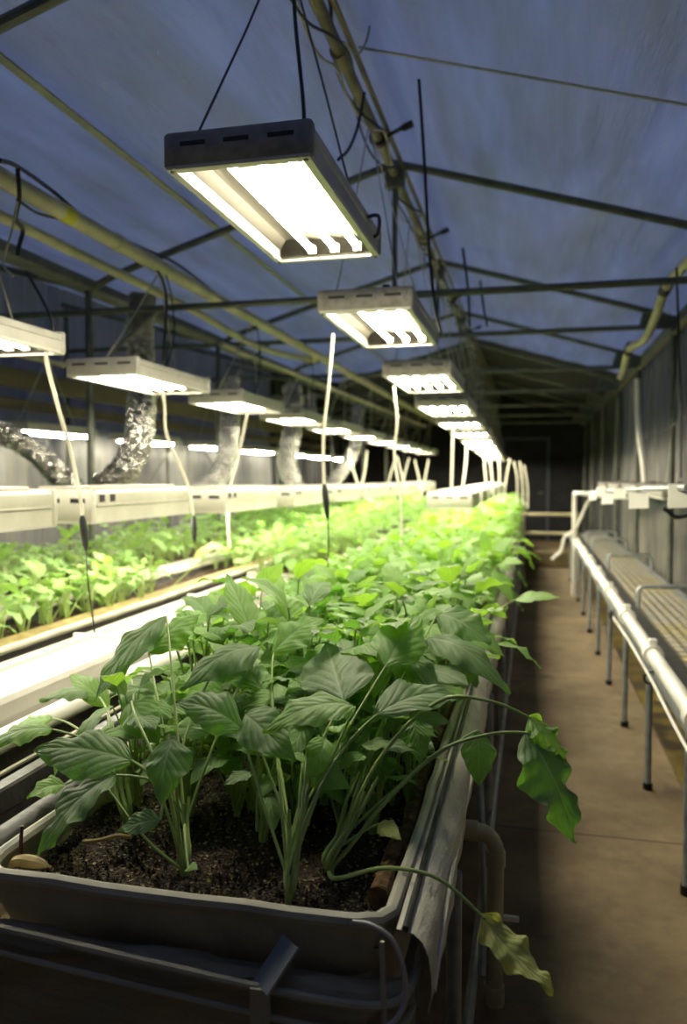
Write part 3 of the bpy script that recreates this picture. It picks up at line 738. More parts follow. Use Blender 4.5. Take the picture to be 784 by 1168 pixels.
for k, (dz, dy, lab) in enumerate(((-.088, -.040, 'upper grey strap pulled across the near end of the bed'), (-.125, -.046, 'lower grey strap pulled across the near end of the bed'))):
    P = [(BX0-.25, BY0+dy+.0, BZ+dz+.045), (-.75, BY0+dy-.012, BZ+dz+.027), (-.5, BY0+dy-.016, BZ+dz+.012), (-.3, BY0+dy-.012, BZ+dz-.002), (BX1+.0, BY0+dy+.005, BZ+dz-.008), (BX1+.035, BY0+dy+.05, BZ+dz+.0), (BX1+.04, BY0+.12, BZ+dz+.03)]
    tag(MB().tube(spline(P, 8), .0065 if k == 0 else .005, 8).build('strap', M['tray_plastic']), lab, 'strap')
tag(MB().tube(spline([(BX1-.05, BY0-.012, BZ+.008), (BX1-.02, BY0-.022, BZ+.012), (BX1+.01, BY0-.022, BZ-.005), (BX1+.026, BY0-.024, BZ-.04), (BX1+.03, BY0-.026, BZ-.09), (BX1+.012, BY0-.045, BZ-.115), (BX1-.02, BY0-.055, BZ-.12)], 7), .004, 8).build('tie_string', simple('grey_tie', (.45, .43, .42), None, .4)), 'pale grey tie looped over the right front corner of the bed', 'tie')
tag(MB().tube(spline([(BX1-.005, BY0-.022, BZ-.01), (BX1+.0, BY0-.035, BZ-.08), (BX1+.004, BY0-.045, BZ-.16), (BX1-.01, BY0-.045, BZ-.25)], 7), .004, 8).build('tie_string', M['tray_plastic']), 'grey tie hanging down at the right front corner of the bed', 'tie')
br = empty('corner_bracket', (-.355, BY0-.02, BZ-.03), 'grey metal bracket clasping the near end of the bed', 'bracket')
MB().beam((.012, -.001, .0), (-.022, -.040, -.052), .042, .005).build('plate', M['steel'], br, False)
MB().beam((-.022, -.044, -.050), (-.020, -.040, -.30), .030, .006).build('upright', M['tray_plastic'], br, False)
# supports of the bed
fm = empty('bed_frame', (0, 0, 0), 'galvanised steel stand that carries the nearest bed', 'stand')
for x in (BX0+.03, BX1-.0):
    MB().beam((x, BY0+.05, BZ-.19), (x, BY1-.1, BZ-.19), .03, .05).build('rail', M['steel'], fm, False)
for k in range(10):
    y = 1.58+k*1.35
    MB().tube([(-.145, y, 0), (-.145, y, BZ-.14)], .016, 10).build('leg', M['steel'], fm)
    MB().tube([(BX0+.03, y, 0), (BX0+.03, y, BZ-.17)], .016, 10).build('leg', M['steel'], fm)
MB().tube([(-.13, 1.2, .10), (-.13, 14, .10)], .013, 8).build('lower_rail', M['steel'], fm)
MB().tube(spline([(-.16, 2.4, .60), (-.13, 2.2, .42), (-.11, 2.05, .25), (-.11, 1.95, .1)], 5), .011, 8).build('brace', M['steel'], fm)
dp = empty('drain_pipe', (-.08, 2.0, 0), 'cream plastic drain pipe elbow rising from the floor under the bed', 'pipe')
MB().tube([(0, 0, .03)]+[(0, 0, .40)]+[(0-.045*(1-math.cos(a)), 0, .40+.045*math.sin(a)) for a in (.3, .6, .9, 1.2, 1.57)]+[(-.20, 0, .445)], .021, 12).build('pipe', M['pipe_cream'], dp)
for a, b in (((0, 0, .0), (0, 0, .05)), ((0, 0, .36), (0, 0, .40)), ((-.045, 0, .445), (-.09, 0, .445))): MB().tube([a, b], .0255, 12).build('coupling', M['pipe_cream'], dp)
MB().box((.02, -.004, .22), (.06, .004, .235), .002).build('clip', M['tag_card'], dp, False)

# left of the nearest bed: black hose, white pipes, gutter cover, left beds
tag(MB().tube([(-.955, .9, .665), (-.955, 14, .665)], .030, 12).build('drip_hose', M['liner_black']), 'thick black hose along the left rim of the nearest bed', 'hose')
tag(MB().box((-1.17, .9, .60), (-1.13, 14, .66), .006).build('side_strip', M['liner_black'], smooth=False), 'black strip left of the thick hose', 'strip')
wp = empty('water_pipe', (-1.30, 0, .68), 'white water pipe running between the nearest bed and the white gutter', 'pipe')
MB().tube([(0, .9, 0), (0, 14, 0)], .030, 12).build('pipe', M['pipe_white'], wp)
for y in (2.35, 4.4, 6.8): MB().tube([(0, y-.03, 0), (0, y+.03, 0)], .036, 12).build('coupling', M['pipe_white'], wp)
tag(MB().tube([(-1.2, .9, .655), (-1.2, 14, .655)], .006, 6).build('thin_hose', M['tray_plastic']), 'thin grey hose right of the white water pipe', 'hose')
gc = empty('gutter_cover', (-1.51, .9, .0), 'broad white gutter cover beside the left bed, gleaming under the lamps', 'gutter')
g = MB(); prof = [(-.145, .60), (-.145, .745), (-.135, .755), (-.06, .762), (-.055, .755), (.04, .750), (.045, .758), (.125, .752), (.14, .74), (.145, .70), (.145, .62), (.12, .60)]
n = len(prof); ys = [0, 3.5]
g.add([(x, y, z) for y in ys for x, z in prof], [(k, (k+1) % n, n+(k+1) % n, n+k) for k in range(n)]+[tuple(range(n)), tuple(reversed(range(n, 2*n)))])
g.build('cover', M['gutter_white'], gc, False)
for y in (.7, 1.7, 2.7): MB().box((-.148, y, .70), (.148, y+.012, .766), .003).build('joint_band', M['pipe_white'], gc, False)
MB().box((-.12, .0, .38), (.12, 3.5, .60), 0).build('trough', M['liner_black'], gc, False)
bed4 = make_tray('planting_bed', -1.665, -1.36, 4.45, 14.0, .755, .14, .014, M['liner_black'], M['rim_cream'], 'planting bed that continues the line of the white gutter cover')
bed2 = make_tray('planting_bed', -2.12, -1.72, .9, 14.0, .765, .14, .014, M['liner_black'], M['rim_cream'], 'narrow second planting bed with black sides, left of the white gutter cover')
tag(MB().box((-1.90, .95, .735), (-1.78, 6.5, .752), .004).build('root_mat', M['dry_straw'], smooth=False), 'yellowish dry root mat along the edge of the second bed', 'root mat')
tag(MB().box((-2.24, .9, .70), (-2.14, 14, .79), .008).build('gutter_cover', M['gutter_white'], smooth=False), 'narrow white gutter cover between second and third bed', 'gutter')
bed3 = make_tray('planting_bed', -3.05, -2.28, .9, 14.0, .77, .14, .014, M['liner_black'], M['rim_cream'], 'wide third planting bed farthest left, filled with small leafy plants')
for nm, xa, xb, lab in (('second', -2.05, -1.79, 'steel stand under the second bed'), ('third', -2.98, -2.35, 'steel stand under the third bed')):
    s = empty('bed_frame', (0, 0, 0), lab, 'stand')
    for k in range(8):
        y = 1.3+k*1.7
        for x in (xa, xb): MB().tube([(x, y, 0), (x, y, .625)], .016, 8).build('leg', M['steel'], s)
    MB().beam((xa, 1, .60), (xa, 13.9, .60), .03, .04).build('rail', M['steel'], s, False)
    MB().beam((xb, 1, .60), (xb, 13.9, .60), .03, .04).build('rail', M['steel'], s, False)
for x0_, nm in ((-1.62, 'a'), ):
    s = empty('gutter_stand', (0, 0, 0), 'steel stand carrying the white gutter cover and the water pipe', 'stand')
    for k in range(8):
        y = 1.35+k*1.7
        for x in (-1.60, -1.15): MB().tube([(x, y, 0), (x, y, .60)], .014, 8).build('leg', M['steel'], s)
        MB().beam((-1.62, y, .60-.215), (-.98, y, .60-.215), .03, .03).build('cross_bar', M['steel'], s, False)
    for x in (-1.30, -1.2, -.955, -1.15):
        for k in range(5): MB().box((x-.006, 1.34+k*1.7, .39), (x+.006, 1.36+k*1.7, .64), 0).build('pipe_support', M['steel'], s, False)

# ================================================================ RIGHT BENCH
bn = empty('bench', (0, 0, 0), 'long steel bench along the right wall with an algae stained top', 'bench')
def fnb(u, v):
    x = .555+.40*u; y = 1.5+9.5*v
    return (x, y, .575+.006*math.sin(x*2*PI/.05))
t = MB(); t.grid(fnb, 64, 30)
top = t.build('bench_top', M['bench_sheet'], bn)
rib = MB()
for k in range(95): rib.tube([(.55, 1.55+k*.1, .588), (.955, 1.55+k*.1, .588)], .003, 5)
rib.build('wire_grid', M['steel'], bn)['kind'] = 'stuff'
MB().beam((.955, 1.5, .56), (.955, 11, .56), .03, .05).build('back_rail', M['steel'], bn, False)
MB().beam((.50, 1.5, .55), (.50, 11, .55), .03, .04).build('front_rail', M['steel'], bn, False)
MB().box((.535, 1.5, .56), (.60, 11, .602), .003).build('edge_board', M['liner_black'], bn, False)
for k in range(11):
    y = 1.80+k*.88
    lg = MB().tube([(.50, y, 0), (.50, y, .54)], .014, 10).build('leg', M['steel'], bn)
    MB().tube([(.50, y, 0), (.50, y, .03)], .020, 10).build('foot', M['screw'], lg)
    MB().tube([(.955, y, 0), (.955, y, .54)], .014, 8).build('leg', M['steel'], bn)
    MB().beam((.50, y, .54), (.955, y, .54), .025, .03).build('cross_bar', M['steel'], bn, False)
wp = empty('bench_pipe', (.495, 0, .612), 'white irrigation pipe on the front edge of the right bench', 'pipe')
MB().tube([(0, 1.5, 0), (0, 9.6, 0)], .029, 14).build('pipe', M['pipe_white'], wp)
for k in range(9):
    y = 1.65+k*.9
    f = MB().tube([(0, y-.03, 0), (0, y+.03, 0)], .042, 14).build('fitting', M['pipe_white'], wp)
    MB().box((-.016, y-.018, .035), (.016, y+.018, .065), .004).build('valve', M['pipe_white'], f, False)
tag(MB().tube(spline([(.455, 1.5, .56), (.452, 2.5, .55), (.458, 3.2, .562), (.452, 3.9, .575), (.450, 4.6, .56)], 8), .006, 8).build('thin_hose', M['pipe_white']), 'thin white hose slung below the white bench pipe', 'hose')
for j, y in enumerate((3.35, 4.85)):
    tag(MB().tube(spline([(.49, y, .57), (.455, y+.02, .54), (.47, y+.06, .50), (.50, y+.03, .52), (.48, y-.02, .565)], 6), .005, 6).build('cable_tie', M['black']), ('nearer' if j == 0 else 'farther')+' black cable tie looped under the white bench pipe', 'tie')
for j, (y, a) in enumerate(((4.75, .0), (6.6, 0), (8.3, 0), (9.3, 0))):
    x0_ = .60; zt = .72
    P = [(x0_, y, .585), (x0_, y, zt-.03)]+[(x0_+.03*(1-math.cos(a_)), y, zt-.03+.03*math.sin(a_)) for a_ in (.5, 1.0, 1.57)]+[(.90, y+.05, zt)]+[(.93, y+.05, zt-.02), (.935, y+.05, .585)]
    tag(MB().tube(P, .013, 8).build('hoop', M['steel']), 'bent grey steel hoop standing on the right bench, '+ordn[j]+' from the viewer', 'hoop', 'steel hoops on the right bench')
# end frame of bench and barrier across the aisle
ef = empty('end_frame', (.47, 9.25, 0), 'white pipe frame at the far end of the right bench', 'frame')
MB().tube([(0, 0, 0), (0, 0, 1.14)], .022, 10).build('upright', M['pipe_white'], ef)
MB().tube([(0, 0, 1.16), (.2, -1.2, 1.165), (.42, -2.4, 1.17)], .022, 10).build('top_pipe', M['pipe_white'], ef)
MB().tube(spline([(.16, -.3, 1.14), (.10, -.15, .98), (.03, 0, .78)], 5), .015, 8).build('brace', M['pipe_white'], ef)
MB().tube(spline([(-.02, 0, .72), (-.10, 0, .66), (-.14, .0, .50), (-.20, 0, .44), (-.24, 0, .40)], 6), .018, 8).build('hose', M['pipe_white'], ef)
bar = empty('barrier', (0, 10.4, 0), 'cream pipe rails across the far end of the aisle', 'barrier')
MB().tube([(-.15, 0, .86), (.56, 0, .86)], .02, 8).build('rail', M['pipe_cream'], bar)
MB().tube([(-.15, 0, .62), (.56, 0, .62)], .018, 8).build('rail', M['pipe_cream'], bar)
for x in (-.1, .56): MB().tube([(x, 0, 0), (x, 0, .9)], .018, 8).build('post', M['pipe_cream'], bar)
tag(MB().box((-.1, 12.0, .0), (.9, 12.5, .22), .02).build('crate', M['wood'], smooth=False), 'low wooden crate at the dark far end of the aisle', 'crate')
# under bench bits
fx = empty('floor_fitting', (.82, 3.95, 0), 'grey metal fitting lying on the wet ground under the right bench', 'fitting')
MB().box((-.09, -.06, .002), (.09, .06, .02), .004).build('plate', M['steel'], fx, False)
MB().tube([(-.05, 0, .03), (.07, .02, .035)], .018, 8).build('socket', M['pipe_white'], fx)
for j, x in enumerate((.76, .80)):
    tag(MB().tube([(x, 5.0+j*.4, 0), (x, 5.0+j*.4, .54)], .014, 8).build('stub_pipe', M['pipe_cream']), 'yellowed pipe standing under the right bench, '+('nearer' if j == 0 else 'farther')+' one', 'pipe')
# unlit lamps with tags above the bench
lamp_u = make_lamp('unlit', .28, .86, .07, (0, 0, 0, 0))
for i in range(5):
    o = lamp_u if i == 0 else copy_tree(lamp_u)
    y = 3.35+1.12*i
    o.location = (.82, y+.43, 1.235-.005*i)
    tag(o, 'unlit lamp hanging low above the right bench, '+ordn[i]+' from the viewer', 'lamp', 'unlit lamps above the right bench')
    add_wires(o, .28, .86, .07, (.0, 0, .9), 'wire_pale', ((0, -1), (0, 1)), .0022)
tagsp = [((729, 571.5), 20, 17, 3.3), ((774, 566), 20, 26, 3.3), ((707, 563), 12, 12, 4.4), ((693, 569), 12, 12, 4.4), ((686, 561), 10, 10, 5.5), ((676, 566), 8, 9, 5.5)]
# fixture strip seen to the left of the unlit lamps
for j, ((u, v), w, h_, y) in enumerate(tagsp):
    p = at(u, v, y); sc_ = y/900*1.0; ww, hh = w*sc_, h_*sc_
    c = MB(); c.add([(-ww/2, 0, -hh/2), (ww/2, 0, -hh/2+.004), (ww/2+.006, .045, hh/2), (-ww/2+.006, .045, hh/2),
                     (-ww/2, .003, -hh/2), (ww/2, .003, -hh/2+.004), (ww/2+.006, .048, hh/2), (-ww/2+.006, .048, hh/2)],
                    [(0, 1, 2, 3), (7, 6, 5, 4), (0, 4, 5, 1), (1, 5, 6, 2), (2, 6, 7, 3), (3, 7, 4, 0)])
    t = empty('hanging_tag', p, 'blank white card above the right bench, '+['large, second from the right edge', 'largest, at the right edge of the picture', 'third from the right edge', 'fourth from the right edge', 'fifth from the right edge', 'smallest and farthest'][j], 'card', 'white cards above the right bench')
    c.build('card', M['tag_card'], t, False)
    MB().tube([(0, .045, hh/2-.002), (.0, .045, hh/2+.04)], .0015, 5).build('string', M['wire_pale'], t)
sp = [at(x_, z_, y_) for x_, z_, y_ in ((655, 564, 7.4), (690, 560, 5.6), (725, 558, 4.4), (784, 556, 3.2))]
tag(MB().tube(sp, .012, 8).build('card_rail', M['steel']), 'thin rail above the right bench from which the white cards dangle', 'rail')
tag(MB().tube(spline([at(795, 585, 3.2), at(772, 590, 3.2), at(762, 583, 3.2), at(757, 580, 3.2)], 5), .008, 6).build('cable', M['black']), 'black cable with a plug beneath the largest white card', 'cable')
tag(MB().tube(spline([at(772, 305, 4.3), at(775, 400, 4.3), at(777, 480, 4.3), at(777, 545, 4.3)], 5), .006, 6).build('cable', M['black']), 'black cable hanging straight down in front of the right wall', 'cable')
tag(MB().tube(spline([at(790, 468, 4.2), at(765, 487, 5.0), at(740, 500, 6.0), at(728, 515, 6.4)], 5), .006, 6).build('cable', M['black']), 'black cable slung diagonally across the right wall', 'cable')
# sagging flexible pipe under the right eave
fp = empty('flexible_pipe', (.80, 5.0, 2.5), 'cream flexible pipe zigzagging down below the right eave', 'pipe')
P = [at(800, 285, 4.3), at(776, 308, 4.6), at(760, 328, 4.9), at(748, 362, 5.3), at(735, 388, 5.8), at(718, 398, 6.2), at(712, 420, 6.6), at(708, 430, 6.8)]
b0 = Vector((.80, 5.0, 2.5))
MB().tube([p-b0 for p in spline(P, 5)], .028, 12).build('pipe', M['pipe_cream'], fp)
for p in (P[2], P[5]): MB().tube([p-b0+Vector((.008, -.04, .02)), p-b0-Vector((.008, -.04, .02))], .034, 12).build('collar', M['black'], fp)
tag(MB().tube(spline([at(727, 432, 6.3), at(728, 480, 6.3), at(734, 530, 6.1), at(736, 552, 6.1)], 5), .02, 8).build('wall_pipe', M['pipe_white']), 'white pipe hanging down the right wall to the bench', 'pipe')

# ================================================================ PLANTS
def leaf_mesh(m, B, T, Nn, W, arch=.15, fold=.25, ns=14, nu=6, seed=0, ripple=.05, curl=.0, lobes=0):
    B = Vector(B); T = Vector(T); Nn = Vector(Nn).normalized(); rr = random.Random(seed)
    Lh = (T-B).length
    ax = (T-B).normalized(); n0 = (Nn-ax*Nn.dot(ax))
    n0 = n0.normalized() if n0.length > 1e-4 else ax.orthogonal().normalized()
    P1 = B.lerp(T, .45)+n0*Lh*arch*2
    a1, a2, a3 = rr.uniform(0, 6), rr.uniform(0, 6), rr.uniform(0, 6)
    skew = rr.uniform(-.12, .12)
    vs = []; uvs = []
    for j in range(ns+1):
        s = j/ns
        c = B*(1-s)**2+P1*2*s*(1-s)+T*s*s
        t = ((P1-B)*(1-s)+(T-P1)*s).normalized()
        side = t.cross(n0); side = side.normalized() if side.length > 1e-4 else ax.cross(n0)
        n = side.cross(t).normalized()
        w = W/2*(math.sin(PI*min(1, s**.72))**.82)*(1-.18*s)*(1+.035*math.sin(s*17+a1))
        if lobes: w *= 1+.22*math.cos(s*PI*2*3.2+a2)*(s > .25)
        if j == 0: w = W*.03
        if j == ns: w = W*.004
        for i in range(nu+1):
            u = -1+2*i/nu; au = abs(u)
            w2 = w*(1+skew*(1 if u > 0 else -1))
            h = fold*au*w*(1-.5*au)-curl*au*au*w
            h += ripple*W*au*au*math.sin(s*15+a1+(2 if u > 0 else 0))+ripple*.45*W*au*math.sin(s*31+a3*(1 if u > 0 else 2))
            if nu >= 8: h += .007*W*math.cos(2*PI*7*(s-abs(u)*.5*.75))*min(1, au*5)
            vs.append(c+side*(u*w2)+n*h+t*(au*w*.25*(1-s)))
            uvs.append((.5+u*.5, s))
    fs = [(j*(nu+1)+i, j*(nu+1)+i+1, (j+1)*(nu+1)+i+1, (j+1)*(nu+1)+i) for j in range(ns) for i in range(nu)]
    m.add(vs, fs, uvs)
def petiole(m, a, b, r0=.0042, r1=.0024, bow=.12, sides=6, seg=6, out=None, pts=None):
    if pts: P = spline(pts, 6)
    else:
        a = Vector(a); b = Vector(b); d = b-a
        o = Vector((0, 0, 1))*d.length*bow if out is None else Vector(out)*d.length*bow
        mid = a.lerp(b, .5)+o
        P = [a*(1-s)**2+mid*2*s*(1-s)+b*s*s for s in [k/seg for k in range(seg+1)]]
    n = len(P)-1
    m.tube(P, [r0+(r1-r0)*k/n for k in range(n+1)], sides)
def gen_leaves(rr, nl, hgt, spread, size):
    "list of (petiole start, leaf base, tip, normal, width)"
    out = []
    a = rr.uniform(0, 6.28)
    for k in range(nl):
        a += 2.4+rr.uniform(-.4, .4); q = (k+.5)/nl
        h = hgt*(.55+.45*q+rr.uniform(-.1, .08)); d = spread*(1.15-.75*q)*rr.uniform(.6, 1.1)
        s0 = Vector((rr.uniform(-.01, .01), rr.uniform(-.01, .01), .0+hgt*.25*q*rr.random()))
        b = Vector((math.cos(a)*d, math.sin(a)*d, h))
        L = size*rr.uniform(.75, 1.15)*(1 if q < .75 else .8)
        el = rr.uniform(-.75, .15) if q < .6 else rr.uniform(-.3, .7)
        a2 = a+rr.uniform(-.5, .5)
        t = b+Vector((math.cos(a2)*math.cos(el), math.sin(a2)*math.cos(el), math.sin(el)))*L
        n = Vector((-math.cos(a)*math.sin(el)+rr.uniform(-.3, .3), -math.sin(a)*math.sin(el)+rr.uniform(-.3, .3), 1))
        out.append((s0, b, t, n, L*rr.uniform(.52, .70)))
    return out
def near_plant(seed, hgt=.31, nl=10, size=.145, spread=.085):
    rr = random.Random(seed)
    root = bpy.data.objects.new('leafy_seedling', None); C.objects.link(root); root.empty_display_size = .03
    sm = MB(); sm.tube([(0, 0, -.02), (0, 0, .02), (.003, 0, .05), (rr.uniform(-.01, .01), rr.uniform(-.01, .01), hgt*.45)], [.007, .0075, .0055, .004], 8)
    for k in range(3):
        a = rr.uniform(0, 6.28); sm.tube([(0, 0, .0), (.012*math.cos(a), .012*math.sin(a), .03), (.04*math.cos(a), .04*math.sin(a), hgt*rr.uniform(.4, .7))], [.004, .0035, .002], 5)
    sm.build('stem', M['stem'], root)
    for k, (s0, b, t, n, w) in enumerate(gen_leaves(rr, nl, hgt, spread, size)):
        lm = MB(); leaf_mesh(lm, b, t, n, w, rr.uniform(.04, .2), rr.uniform(.05, .35), 16, 8, seed*31+k, rr.uniform(.03, .07), rr.uniform(0, .2))
        lo = lm.build('leaf', M['leaf_dark'] if rr.random() < .18 else (M['leaf_young'] if rr.random() < .38 else M['leaf']), root)
        pm = MB(); petiole(pm, s0, b, rr.uniform(.003, .0042), .0019, rr.uniform(.1, .3), 6, 7); pm.build('petiole', M['stem'], lo)
    return root
def far_plant_mb(seed, hgt, nl, size, spread, young=False):
    rr = random.Random(seed); lm = MB(); sm = MB()
    for k, (s0, b, t, n, w) in enumerate(gen_leaves(rr, nl, hgt, spread, size)):
        leaf_mesh(lm, b, t, n, w, rr.uniform(.04, .22), rr.uniform(.05, .35), 8, 4, seed*31+k, .06, rr.uniform(0, .2))
        petiole(sm, s0, b, .0034, .002, .1, 4, 4)
    return lm, sm
def far_plant(seed, hgt=.26, nl=10, size=.11, spread=.07, mat='leaf'):
    "single mesh of leaves with a stem child"
    lm, sm = far_plant_mb(seed, hgt, nl, size, spread)
    o = lm.build('leafy_seedling', M[mat])
    me = o.data; nl_ = len(me.polygons)
    # stems joined as second material of the same small mesh
    me2 = MB(); me2.v = lm.v+sm.v; b = len(lm.v); me2.f = lm.f+[tuple(i+b for i in f) for f in sm.f]; me2.uv = lm.uv+sm.uv; me2.hasuv = True
    bpy.data.objects.remove(o); bpy.data.meshes.remove(me)
    o = me2.build('leafy_seedling', M[mat]); o.data.materials.append(M['stem'])
    for i, p in enumerate(o.data.polygons):
        if i >= nl_: p.material_index = 1
    return o
SZ = BZ-.042
# ---- hero plants at the near end
def hero(name, px, label, leaves, stems=()):
    base = Vector((px[0], px[1], SZ))
    root = empty('leafy_seedling', base, label, 'seedling')
    st_ = MB(); st_.tube([(0, 0, -.03), (0, 0, .008), (.0, .0, .022), (0, 0, .032)], [.009, .009, .006, .001], 10)
    st_.build('stem', M['stem'], root)
    cen = sum((at(*L_[0])-base for L_ in leaves), Vector())/len(leaves)
    stalks = []
    for q in range(4):
        a_ = q*1.6+px[0]*9; d_ = Vector((cen.x*.28+math.cos(a_)*.022, cen.y*.28+math.sin(a_)*.022, .11+.02*(q % 3)))
        P_ = [Vector((0, 0, 0)), Vector((math.cos(a_)*.009, math.sin(a_)*.009, .03)), d_*.6, d_]
        stalks.append(spline(P_, 4)); MB().tube(stalks[-1], [.0052-.0018*t_/12 for t_ in range(13)], 8).build('stem', M['stem'], root)
    for k, L in enumerate(leaves):
        (bu, bv, by), (tu, tv, ty), nrm, w, arch, fold, mt = L[:7]
        opt = L[7] if len(L) > 7 else {}
        b = at(bu, bv, by)-base; t = at(tu, tv, ty)-base
        lm = MB(); leaf_mesh(lm, b, t, nrm, w*(1.28 if w < .14 else 1.12), arch, fold, 30, 14, k*7+len(label), opt.get('rip', .045), opt.get('curl', random.uniform(.05, .45)), opt.get('lobes', 0))
        lo = lm.build('leaf', M[mt], root)
        if opt.get('lab'): lo['label'] = opt['lab']
        pm = MB()
        s0 = Vector(stalks[k % 4][random.choice((5, 7, 9, 12))]) if 'via' not in opt else Vector((random.uniform(-.006, .006), random.uniform(-.006, .006), 0))
        if 'via' in opt:
            petiole(pm, None, None, opt.get('r', .0038), .0024, pts=[s0]+[at(*q)-base for q in opt['via']]+[b, b.lerp(t, .06)], sides=8)
        else:
            petiole(pm, s0, b, opt.get('r', .0030), .0022, opt.get('bow', random.uniform(.05, .22)), 8, 10, out=(random.uniform(-.5, .5), random.uniform(-.6, .2), 1))
        pm.build('petiole', M['stem'], lo)
    for q in stems:
        pm = MB(); petiole(pm, None, None, .0035, .002, pts=[Vector((0, 0, 0))]+[at(*w_)-base for w_ in q], sides=7); pm.build('stem', M['stem'], root)
    return root
UP = (0, -.15, 1)
CAM = (.1, -1, .75)
hero('A', (-.387, 1.235), 'seedling clump at near end centre with a big wrinkled grey green leaf', [
    ((392, 800, 1.50), (372, 735, 1.72), (.1, -.75, .8), .150, .05, .12, 'leaf_dark', dict(lab='big wrinkled grey green leaf', rip=.03)),
    ((430, 815, 1.45), (528, 797, 1.62), (0, -.5, 1), .085, .12, .2, 'leaf_dark'),
    ((405, 806, 1.42), (300, 836, 1.30), (0, -.35, 1), .085, .14, .2, 'leaf'),
    ((280, 815, 1.42), (338, 868, 1.30), (.2, -.9, .5), .075, .10, .2, 'leaf_dark'),
    ((276, 832, 1.38), (200, 800, 1.36), (0, -.6, 1), .080, .15, .3, 'leaf_dark'),
    ((372, 842, 1.40), (352, 890, 1.30), (.3, -.9, .3), .050, .10, .2, 'leaf'),
    ((300, 790, 1.60), (260, 750, 1.70), UP, .085, .10, .2, 'leaf'),
    ((345, 870, 1.36), (400, 900, 1.32), (.1, -.8, .6), .055, .12, .1, 'leaf'),
    ((440, 760, 1.62), (478, 700, 1.80), (.1, -.8, .7), .10, .05, .1, 'leaf', dict(rip=.03)),
    ((312, 745, 1.7), (372, 705, 1.78), (0, -.5, 1), .09, .12, .25, 'leaf'),
], [((322, 930, 1.27), (318, 880, 1.32)), ((345, 920, 1.27), (350, 860, 1.35))])
hero('B', (-.596, 1.275), 'seedling clump at near end left, one broad leaf drooping over the soil', [
    ((150, 868, 1.30), (38, 856, 1.28), (0, -.55, 1), .095, .10, .25, 'leaf_dark', dict(lab='broad spreading grey green leaf')),
    ((132, 884, 1.26), (45, 976, 1.17), (-.55, -.75, .8), .085, .12, .15, 'leaf_dark', dict(rip=.06, lab='drooping crinkled leaf')),
    ((197, 842, 1.32), (184, 918, 1.24), (.1, -1, .45), .070, .12, .15, 'leaf_dark'),
    ((190, 703, 1.62), (108, 800, 1.50), (-.4, -.8, .8), .090, .10, .15, 'leaf_dark', dict(rip=.05)),
    ((296, 738, 1.60), (205, 788, 1.48), (-.2, -.7, 1), .090, .14, .2, 'leaf_dark'),
    ((60, 832, 1.40), (-22, 858, 1.32), UP, .075, .14, .2, 'leaf'),
    ((183, 935, 1.24), (135, 948, 1.22), (0, -.6, .8), .040, .1, .1, 'leaf_dark'),
    ((215, 990, 1.20), (226, 992, 1.16), (0, -.6, .8), .018, .1, .1, 'leaf_young'),
    ((170, 745, 1.65), (228, 700, 1.75), (0, -.6, 1), .09, .1, .2, 'leaf'),
    ((285, 720, 1.72), (258, 655, 1.85), (.5, -.7, .6), .06, .05, .25, 'leaf'),
    ((150, 800, 1.50), (182, 850, 1.40), (.1, -.8, .7), .07, .1, .2, 'leaf'),
], [((195, 940, 1.26), (175, 880, 1.30)), ((165, 955, 1.27), (120, 895, 1.3))])
hero('C', (-.345, 1.335), 'seedling clump at the near right corner, long stems drooping over the aisle', [
    ((600, 836, 1.50), (657, 962, 1.43), (.75, -.7, .35), .100, .08, .30, 'leaf_dark', dict(via=[(400, 965, 1.36), (440, 915, 1.40), (500, 858, 1.46), (556, 838, 1.49)], rip=.11, curl=.35, r=.0046, lab='wilted crinkled leaf hanging over the aisle')),
    ((603, 818, 1.53), (645, 868, 1.50), (.4, -.6, .9), .055, .10, .35, 'leaf', dict(via=[(430, 870, 1.42), (500, 800, 1.50), (560, 800, 1.52)], rip=.13, curl=.4)),
    ((548, 1043, 1.28), (632, 1130, 1.22), (.55, -.6, .8), .055, -.06, .25, 'leaf_yellow', dict(via=[(385, 1002, 1.24), (440, 990, 1.26), (500, 1002, 1.28)], rip=.14, r=.0042, lab='pale yellowing leaf at the end of a low stem')),
    ((545, 833, 1.66), (546, 897, 1.62), (.3, -1, .3), .062, .08, .15, 'leaf_dark'),
    ((488, 728, 1.85), (582, 792, 1.75), (.1, -.5, 1), .075, .16, .2, 'leaf_dark', dict(lab='long arching grey green leaf')),
    ((500, 700, 2.0), (560, 735, 1.95), (.1, -.6, 1), .10, .1, .2, 'leaf_dark'),
    ((432, 940, 1.40), (458, 958, 1.34), (0, -.8, .8), .03, .1, .1, 'leaf_yellow'),
    ((455, 745, 1.80), (500, 790, 1.65), (.2, -.7, .8), .08, .12, .2, 'leaf'),
    ((470, 820, 1.55), (480, 872, 1.50), (.5, -.9, .2), .05, .1, .15, 'leaf_dark'),
], [((390, 930, 1.38), (410, 880, 1.42))])
hero('D', (-.79, 1.42), 'small clump by the left rim of the nearest bed, leaves over the black hose', [
    ((60, 820, 1.75), (5, 838, 1.7), UP, .075, .12, .2, 'leaf'),
    ((110, 790, 1.75), (45, 800, 1.65), UP, .07, .12, .2, 'leaf_dark'),
    ((75, 895, 1.40), (30, 910, 1.36), (-.3, -.6, 1), .05, .12, .3, 'leaf'),
    ((125, 805, 1.7), (80, 770, 1.8), (-.2, -.7, .8), .05, .1, .2, 'leaf'),
    ((105, 835, 1.55), (60, 890, 1.45), (-.5, -.7, .6), .05, .12, .2, 'leaf'),
    ((150, 775, 1.75), (175, 830, 1.65), (0, -.8, .6), .08, .12, .2, 'leaf_dark'),
])
